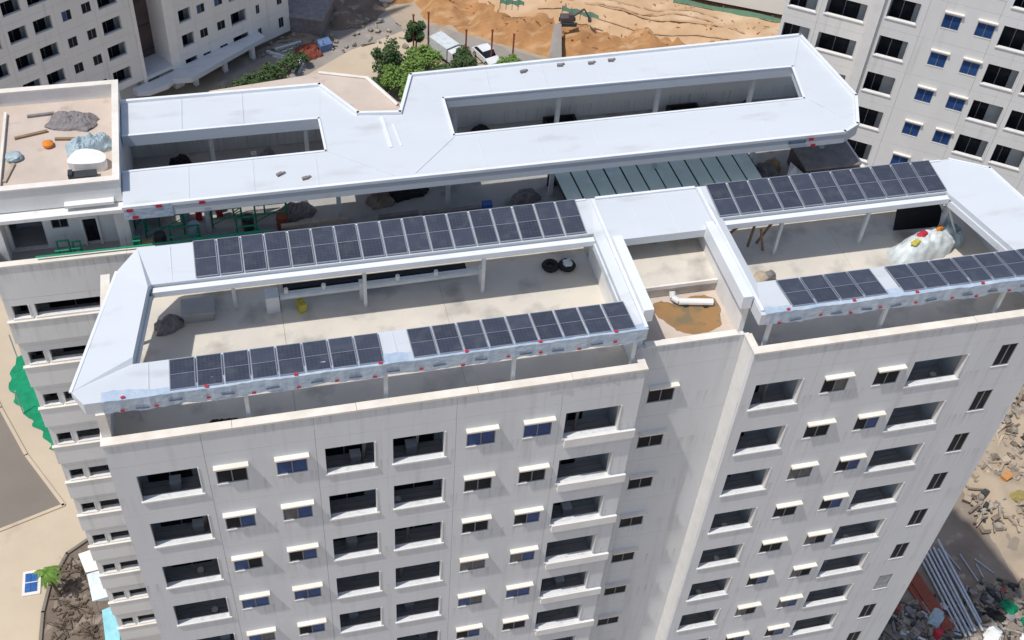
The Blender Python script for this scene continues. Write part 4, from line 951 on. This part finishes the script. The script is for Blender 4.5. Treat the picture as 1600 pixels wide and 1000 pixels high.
TR = [(23.9, 82.2, 4.6, 1.9, 'tall narrow dark tree left of the beige path end', 'leafd'), (27.9, 86.6, 4.4, 1.3, 'dark slim tree farthest back among the shrubs beside the path', 'leafd'),
      (26.0, 80.6, 3.0, 2.4, 'bright green bush in the middle of the shrub group', 'leaf'), (28.2, 82.4, 2.8, 2.2, 'bright bush right of the middle of the shrub group', 'leaf'),
      (24.6, 78.0, 3.2, 2.6, 'large bright bush just above the canopy notch', 'leaf'), (26.9, 77.0, 2.8, 2.3, 'green bush in front, right above the canopy notch', 'leaf'),
      (29.6, 79.6, 2.4, 1.8, 'dark green bush at the right end of the shrub group', 'leafd'), (33.0, 82.4, 2.2, 1.9, 'dark bush in front of the white truck', 'leafd'),
      (37.8, 81.2, 1.9, 1.4, 'small bright bush near the small dark-windowed car', 'leaf'), (22.6, 79.5, 1.9, 1.3, 'small brownish bush at the path edge', 'leafd')]
for i, a in enumerate(TR): tree(*a[:5], a[5], 100 + i, 'shrubs beyond the canopy notch', 2300)
for i in range(7):
    x = 6.0 + i*1.35; y = 80.5 + i*.95
    tree(x, y, 1.6, 1.3, '%s dark hedge bush from the left along the upper left block' % ORD[i], 'leafd', 140 + i, 'hedge bushes by the upper left block', 600)
# palm by the planting bed
pt = thing('palm_tree', 'young palm with bright green fronds at the planting bed', 'palm', (-10.6, 20.6, 0))
pk = MB(); pts = [(-10.6 - .06*i, 20.6 + .04*i, .42*i) for i in range(8)]
for i in range(7): pk.tube(pts[i], pts[i+1], .13 - .008*i, 7, .122 - .008*i)
obj('trunk', pk, M['bark'], pt)
tipp = Vector(pts[-1]); rp_ = random.Random(5)
for k in range(13):
    a = k*2*math.pi/13 + rp_.uniform(-.15, .15); up = rp_.uniform(.2, 1.0); b = MB(); L = rp_.uniform(.6, 1.15); prev = None
    for j in range(9):
        t_ = j/8; q = tipp + Vector((math.cos(a)*L*t_, math.sin(a)*L*t_, up*t_ - 1.25*t_*t_)); q.z += .05
        if prev is not None:
            side = Vector((-math.sin(a), math.cos(a), 0))
            for sgn in (-1, 1):
                ln = .22*(1 - abs(t_ - .45))
                b.quad(prev, q, q + side*sgn*ln + Vector((math.cos(a)*.12, math.sin(a)*.12, -.12)), prev + side*sgn*ln*.9 + Vector((0, 0, -.12)))
        prev = q
    obj('frond', b, M['palm'], pt, fix=False)
rb_ = random.Random(9)
for i, (x, y) in enumerate(((-10.4, 17.8), (-9.4, 19.4), (-8.3, 17.0), (-9.0, 22.4))):
    t = thing('bare_shrub', ['leafless shrub near the curved bed kerb', 'leafless shrub in the middle of the planting bed', 'leafless shrub beside the cyan sheet', 'leafless shrub at the top of the planting bed'][i], 'shrub', (x, y, .05), 0, 'leafless shrubs')
    b = MB()
    for k in range(9):
        a = rb_.uniform(0, 6.28); L = rb_.uniform(.9, 1.9); p = Vector((x, y, .05)); q = p + Vector((math.cos(a)*L*.5, math.sin(a)*L*.5, L*.7)); b.tube(p, q, .035, 4, .02)
        for m_ in range(2): b.tube(q, q + Vector((rb_.uniform(-.6, .6), rb_.uniform(-.6, .6), .3)), .02, 4, .008)
    obj('branches', b, M['bark'], t)
bs = thing('ground_mat', 'small blue gridded panel on a pale slab on the yard', 'mat', (-12.7, 22.1, 0))
obj('slab', MB().box(-13.35, -12.05, 21.1, 23.2, .01, .12), M['cap'], bs)
obj('sheet', MB().box(-13.15, -12.75, 21.35, 22.95, .125, .2).box(-12.71, -12.3, 21.35, 22.95, .125, .2), M['blue'], bs)
obj('white_bar', MB().box(-13.2, -12.25, 22.1, 22.16, .2, .23), M['trim'], bs)
# hoardings at the building foot
aw = thing('site_awning', 'white awning sheets at the foot of the rear block', 'awning', (-7.6, 20.4, 0))
obj('sheet', MB().prism([(-8.9, 22.4), (-8.4, 20.8), (-6.0, 20.6), (-6.1, 22.6)], 2.3, [2.5, 2.3, 3.0, 3.1]), M['cap'], aw)
obj('sheet', MB().prism([(-8.3, 20.6), (-7.9, 18.3), (-5.95, 18.1), (-6.0, 20.5)], 2.2, [2.4, 2.3, 3.0, 3.0]), M['tarp'], aw)
for x, y in ((-8.7, 22.0), (-7.8, 18.6), (-8.3, 20.5)): obj('pole', MB().tube((x, y, 0), (x, y, 2.3), .05), M['steel'], aw)
cy = thing('cyan_hoarding', 'cyan sheet lean-to at the lower left wall foot', 'hoarding', (-6.7, 19, 0))
obj('sheet', MB().prism([(-7.3, 17.6), (-6.9, 13.4), (-5.95, 13.4), (-6.0, 17.5)], 1.9, [2.0, 1.95, 2.6, 2.7]), M['cyan'], cy)
for y in (17.3, 15.4, 13.8): obj('pole', MB().tube((-6.95, y, 0), (-6.95, y, 1.9), .05), M['steel'], cy)
# green netting draped at left
gn = MB(); rows = []
Pn = [(-14.9, 45.5), (-15.4, 42.6), (-14.6, 40.2), (-13.4, 38.2), (-12.3, 36.2), (-11.4, 34.4)]
for i in range(41):
    t_ = i/40*5; k = min(int(t_), 4); fr_ = t_ - k; x = Pn[k][0]*(1-fr_) + Pn[k+1][0]*fr_; y = Pn[k][1]*(1-fr_) + Pn[k+1][1]*fr_
    wv = .18*math.sin(i*1.1) + random.uniform(-.08, .08)
    rows.append([(x + wv + j*.62, y + j*.10, .12 + j*.26 - .10*math.sin(j*.7) + random.uniform(-.08, .08)) for j in range(8)])
for i in range(40):
    for j in range(7): gn.quad(rows[i][j], rows[i+1][j], rows[i+1][j+1], rows[i][j+1])
tag(obj('safety_net', gn, M['net'], fix=False), 'bright green safety netting draped along the left wall foot', 'netting')
tag(obj('net_pole', MB().tube((-14.8, 45.6, 0), (-14.8, 45.6, 3), .06).tube((-14.0, 39.0, 0), (-14.0, 39.0, 3), .06), M['steel']), 'thin steel poles holding the green safety netting', 'pole')

# site clutter right of the building: pipes, drums, boards, rubble
for i in range(9):
    x0 = 55.2 + i*.24; L = random.uniform(-.5, .6)
    tag(obj('steel_pipe', MB().tube((x0 + .2, 11.4 + L, .25 + (i % 3)*.22), (x0 + .15 + random.uniform(-.25, .25), 4.0 + L, .22 + (i % 2)*.2), .11, 8), M['steel']),
        '%s pale steel pipe from the left in the stack beside the block' % ORD[i] if i < 8 else 'rightmost pale steel pipe in the stack beside the block', 'pipe', 'stacked steel pipes')
for i, (x, y, a, L) in enumerate(((58.9, 9.3, 35, 2.6), (59.6, 8.4, 28, 2.2), (57.9, 10.2, 42, 2.0), (60.2, 9.2, 60, 1.8))):
    tag(obj('scaffold_tube', MB().obox((x, y, .15), (L, .10, .10), R(a + 60)), M['steel']), ['loose steel tube nearest the pipe stack on dark soil', 'loose steel tube at the lower right of the pipe stack', 'loose steel tube at the top of the dark soil patch', 'short loose steel tube farthest right on dark soil'][i], 'tube', 'loose steel tubes')
tag(obj('brown_board', MB().obox((54.2, 7.6, .3), (.9, 6.2, .14), R(6), 0, R(-10)).obox((53.6, 7.2, .12), (.5, 5.6, .1), R(8)), M['rust']), 'long dark red board lying left of the pipe stack', 'board')
CL = [('red_drum', 51.2, 6.9, 'rust', 'red drum close to the building corner'), ('red_drum', 53.4, 4.3, 'red', 'red drum at the lower edge beside the rubble'), ('grey_sheet', 54.0, 5.6, 'tarpb', 'pale grey sheet pile near the red drums'),
      ('green_net_heap', 60.2, 5.4, 'net', 'green net heap at the lower right'), ('green_net_heap', 61.0, 3.7, 'net', 'second green net heap below at the lower right corner'), ('blue_tarpaulin', 63.0, 4.2, 'blue', 'blue tarpaulin at the lower right corner'),
      ('white_sack', 57.6, 3.3, 'trim', 'white sack heap at the bottom right edge'), ('white_sack', 60.0, 2.4, 'trim', 'white sack heap beside the green net at the bottom edge'), ('dark_heap', 58.8, 5.0, 'black', 'dark scrap heap right of the pipe ends'),
      ('orange_box', 66.0, 16.4, 'rustorange', 'orange box on the sunlit rubble'), ('yellow_mat', 67.6, 14.6, 'olive', 'olive yellow mat on the sunlit ground at right'), ('dark_skip', 71.5, 17.5, 'black', 'dark skip at the right picture edge'), ('dark_heap', 68.6, 10.8, 'black', 'dark tyre heap at the right edge of the sunlit rubble')]
for i, (nm, x, y, m, lab) in enumerate(CL):
    if nm == 'red_drum':
        t = thing(nm, lab, 'drum', (x, y, 0)); obj('body', MB().tube((x, y, 0), (x, y, .88), .3, 12), M[m], t); obj('rib', MB().torus((x, y, .3), .3, .025, 12, 4).torus((x, y, .6), .3, .025, 12, 4), M[m], t)
    elif nm == 'orange_box': tag(obj(nm, MB().obox((x, y, .9), (.9, .6, .5), .4).obox((x, y, 1.2), (.96, .66, .1), .4), M[m]), lab, 'box')
    elif nm == 'yellow_mat': lump(nm, (x, y, .35), (4.4, 1.8, .5), M[m], lab, 'mat', i, R(-12), .2)
    elif nm == 'dark_skip': tag(obj(nm, MB().prism([(69.6, 16.6), (73.6, 16.0), (73.9, 18.6), (69.9, 19.2)], .3, 1.9).prism([(69.5, 16.5), (73.7, 15.9), (74.0, 18.7), (69.8, 19.3)], 1.9, 2.0), M['darkmetal']), lab, 'skip')
    else: lump(nm, (x, y, 0), (random.uniform(1.2, 2.0), random.uniform(.8, 1.3), .6), M[m], lab, nm.split('_')[-1], 200 + i, random.uniform(0, 3), .35)
def scatter(name, label, n, region, m, smin, smax, seed, hz0=0.0):
    hz = 0.0 if callable(hz0) else hz0; rr = random.Random(seed); b = MB()
    for _ in range(n):
        x, y = region(rr); s = rr.uniform(smin, smax)
        if callable(hz0): hz = hz0(x, y)
        if rr.random() < .35: b.obox((x, y, hz + .1), (s*3.0, s*.35, s*.3), rr.uniform(0, 3.14), rr.uniform(-.3, .3), rr.uniform(-.2, .2))
        else: b.obox((x, y, hz + s*.2), (s, s*rr.uniform(.4, 1), s*rr.uniform(.3, .8)), rr.uniform(0, 3.14), rr.uniform(-.4, .4), rr.uniform(-.4, .4))
    return tag(obj(name, b, m, fix=True), label, 'rubble', kind='stuff')
sun_reg = lambda rr: (rr.uniform(61.5, 82), rr.uniform(12, 38))
low_reg = lambda rr: (rr.uniform(49, 64), rr.uniform(-2, 7.5))
for k, (m, n, hz) in enumerate((('rubble', 700, .32), ('plank', 260, .34), ('darkmetal', 110, .34), ('ground', 420, .34), ('mud', 220, .34))):
    scatter('rubble', 'mixed building rubble on the sunlit ground right of the block', n, sun_reg, M[m], .15, .7, 300 + k, hz)
for k, (m, n) in enumerate((('rubble', 420), ('darkmetal', 240), ('tarpg', 200), ('rust', 16), ('mud', 200), ('steel', 60))):
    scatter('scrap', 'mixed scrap in the shade at the lower right corner', n, low_reg, M[m], .12, .65, 320 + k, 0)
def clod_at(rr):
    while True:
        x, y = rr.uniform(32, 72), rr.uniform(74, 98)
        if y - (93.5 - (x - 29)*.72) > 3.0: return x, y
scatter('soil_clods', 'loose clods scattered over the red earth slope', 450, clod_at, M['laterite'], .08, .30, 360, lambda x, y: max(lat(x, y), flat(x, y)) - .06)
scatter('leaf_litter', 'dry twigs and litter in the planting bed', 240, lambda rr: (rr.uniform(-11.2, -7.8), rr.uniform(12, 23.5)), M['bark'], .12, .35, 340, .05)
scatter('site_litter', 'scattered litter on the soil beside the upper left block', 260, lambda rr: (rr.uniform(9, 27), rr.uniform(88, 104)), M['rubble'], .2, .6, 350, .1)

# ---- far site: red posts, truck, car, red and blue stores, sign boards, netting
for i, (x, y, h) in enumerate(((27.6, 86.4, 5.6), (29.6, 87.6, 5.0), (33.2, 83.4, 5.0), (36.4, 83.9, 4.4), (38.6, 82.4, 4.6))):
    tag(obj('red_post', MB().tube((x, y, 0), (x, y, h), .10, 6).tube((x, y, h), (x, y, h + .12), .16, 6), M['rust']), ['leftmost rust red post beyond the canopy', 'second rust red post from the left beyond the canopy', 'rust red post beside the white truck', 'rust red post between the truck and the small car', 'rightmost rust red post beyond the canopy'][i], 'post', 'rust red posts')
def vehicle(name, label, cat, x, y, rz, L, W, H, boxy):
    t = thing(name, label, cat, (x, y, .03), rz)
    def pr(nm, prof, w0, m):
        b = MB(); k = len(prof)
        b.v = [(px, -w0/2, pz) for px, pz in prof] + [(px, w0/2, pz) for px, pz in prof]
        b.f = [tuple(range(k)), tuple(range(2*k - 1, k - 1, -1))] + [(i, k + i, k + (i+1) % k, (i+1) % k) for i in range(k)]
        return obj(nm, b, m, t, local=True)
    if boxy:
        pr('cab', [(L*.5, .45), (L*.5, 1.2), (L*.44, 2.1), (L*.27, 2.15), (L*.27, .45)], W*.95, M['whitepaint'])
        pr('cargo_box', [(L*.24, .75), (L*.24, H), (-L*.5, H), (-L*.5, .75)], W, M['tarp'])
        pr('windscreen', [(L*.501, 1.25), (L*.455, 1.98), (L*.44, 1.98), (L*.485, 1.25)], W*.85, M['glass'])
        pr('chassis', [(L*.27, .45), (L*.27, .7), (-L*.48, .7), (-L*.48, .45)], W*.7, M['darkmetal'])
    else:
        pr('body', [(L*.5, .3), (L*.5, .72), (L*.28, .92), (-L*.42, .95), (-L*.5, .8), (-L*.5, .3)], W, M['whitepaint'])
        pr('cabin', [(L*.24, .92), (L*.08, 1.42), (-L*.26, 1.44), (-L*.42, .95)], W*.86, M['glass'])
        pr('roof', [(L*.07, 1.43), (L*.06, 1.48), (-L*.25, 1.5), (-L*.26, 1.445)], W*.84, M['whitepaint'])
    for px in (L*.32, -L*.30):
        for s in (-1, 1):
            wv = obj('wheel', MB().tube((px, s*W*.42, .36), (px, s*W*.51, .36), .36, 12), M['rubber'], t, local=True)
            obj('rim', MB().tube((px, s*W*.505, .36), (px, s*W*.53, .36), .2, 10), M['alu'], wv, local=True)
    for s in (-1, 1): obj('headlight', MB().box(L*.5, L*.51, s*W*.35 - .12, s*W*.35 + .12, .62, .78), M['trim'], t, local=True)
vehicle('delivery_truck', 'white box truck parked beyond the rear canopy', 'truck', 31.4, 85.4, R(-62), 4.5, 1.9, 2.3, True)
vehicle('parked_car', 'small white car with dark windows near the red posts', 'car', 36.0, 84.6, R(-70), 4.0, 1.7, 1.5, False)
lump('red_store', (15.6, 88.6, 0), (3.2, 2.2, 1.3), M['rust'], 'heap of rust red formwork beside the upper left block', 'heap', 401, .4, .4)
tag(obj('blue_tent', MB().prism([(17.0, 88.6), (18.5, 89.2), (18.1, 90.2), (16.7, 89.6)], 0, [1.0, .9, 1.2, 1.3]).box(17.3, 17.4, 88.9, 89.0, 1.0, 1.6), M['dullblue']), 'blue covered stall right of the rust red heap', 'stall')
tag(obj('site_hut', MB().prism([(13.0, 93.5), (17.6, 91.8), (19.4, 95.8), (15.0, 97.6)], 0, 2.4).prism([(12.7, 93.4), (17.7, 91.5), (19.7, 95.9), (14.9, 97.9)], 2.4, [2.5, 2.55, 2.9, 2.9]), M['tarpg']), 'dark flat roofed site hut beyond the blue stall', 'hut')
for i, (x, y, a) in enumerate(((13.4, 90.4, 20), (12.2, 88.6, -35), (14.2, 86.6, 60))):
    tag(obj('white_beam', MB().obox((x, y, .25), (3.4, .3, .3), R(a)).obox((x + .3, y - .5, .12), (2.4, .2, .2), R(a + 6)), M['tarp']), ['pale beam lying above the rust red heap', 'pale beam lying along the upper left block', 'pale beam lying below the rust red heap'][i], 'beam', 'pale beams on the soil')
lump('cement_mixer_tank', (26.4, 99.0, 0), (2.2, 1.6, 1.6), M['cap'], 'pale rounded tank on the grey site road', 'tank', 410, .2, .12)
EXS = .62
ex = thing('excavator', 'dark excavator standing on the red earth slope', 'excavator', (46.4, 86.9, 2.6), R(-8))
ex.scale = (EXS, EXS, EXS)
obj('track', MB().box(-1.6, 1.6, -1.2, -.7, 0, .7), M['darkmetal'], ex, local=True); obj('track', MB().box(-1.6, 1.6, .7, 1.2, 0, .7), M['darkmetal'], ex, local=True)
obj('cab', MB().prism([(-1.5, -.9), (1.0, -.9), (1.0, .9), (-1.5, .9)], .75, 1.7).prism([(0, -.9), (.9, -.9), (.9, 0), (0, 0)], 1.7, 2.4), M['brown'], ex, local=True)
obj('arm', MB().tube((1.0, .3, 1.4), (3.0, .3, 3.0), .2, 6).tube((3.0, .3, 3.0), (4.3, .3, .8), .16, 6).obox((4.3, .3, .6), (.6, .8, .6)), M['brown'], ex, local=True)
for i, (a, b) in enumerate((((60.6, 89.3), (82, 77.6)), ((46.3, 89.2), (50.2, 86.8)), ((39.2, 91.8), (42.0, 91.0)))):
    d = Vector((b[0]-a[0], b[1]-a[1])); g = MB(); n = 16
    for k in range(n):
        p = Vector(a) + d*k/n; q = Vector(a) + d*(k+1)/n
        g.quad((p.x, p.y, 2.9 + .1*math.sin(k)), (q.x, q.y, 2.9 + .1*math.sin(k+1)), (q.x, q.y, 3.55 + .12*math.cos(k+1)), (p.x, p.y, 3.55 + .12*math.cos(k)))
        if k % 4 == 0: g.tube((p.x, p.y, 2.2), (p.x, p.y, 3.7), .05, 5)
    tag(obj('green_fence', g, M['fencegreen'], fix=False), ['long green net fence at the edge of the pale yard', 'short green net fence on the pale earth', 'green net fence at the top edge above the slope'][i], 'fence', 'green net fences')
for q, (ax, ay, bx, by) in enumerate(((44, 92, 66, 80.5), (45.2, 93, 67.2, 81.6), (50, 90.5, 64, 84.5), (51, 91.4, 65, 85.4))):
    rt_ = MB(); n = 40; pv = None
    for k in range(n + 1):
        x = ax + (bx - ax)*k/n; y = ay + (by - ay)*k/n + .5*math.sin(k*.22 + q//2); z = flat(x, y) + .05
        if pv: rt_.quad((pv[0], pv[1] - .2, pv[2]), (x, y - .2, z), (x, y + .2, z), (pv[0], pv[1] + .2, pv[2]))
        pv = (x, y, z)
    struct('tyre_rut', rt_, M['rut'], fix=False)
sheet('concrete_yard', [(60.9, 89.7), (82.4, 78.0), (140, 50), (140, 170), (62, 170)], 3.75, M['yardgrey'])
struct('concrete_ramp', MB().prism([(42.4, 80.6), (44.2, 81.0), (45.4, 86.2), (44.5, 86.3)], 0, [1.4, 1.4, 3.1, 3.1]), M['roadgrey'])
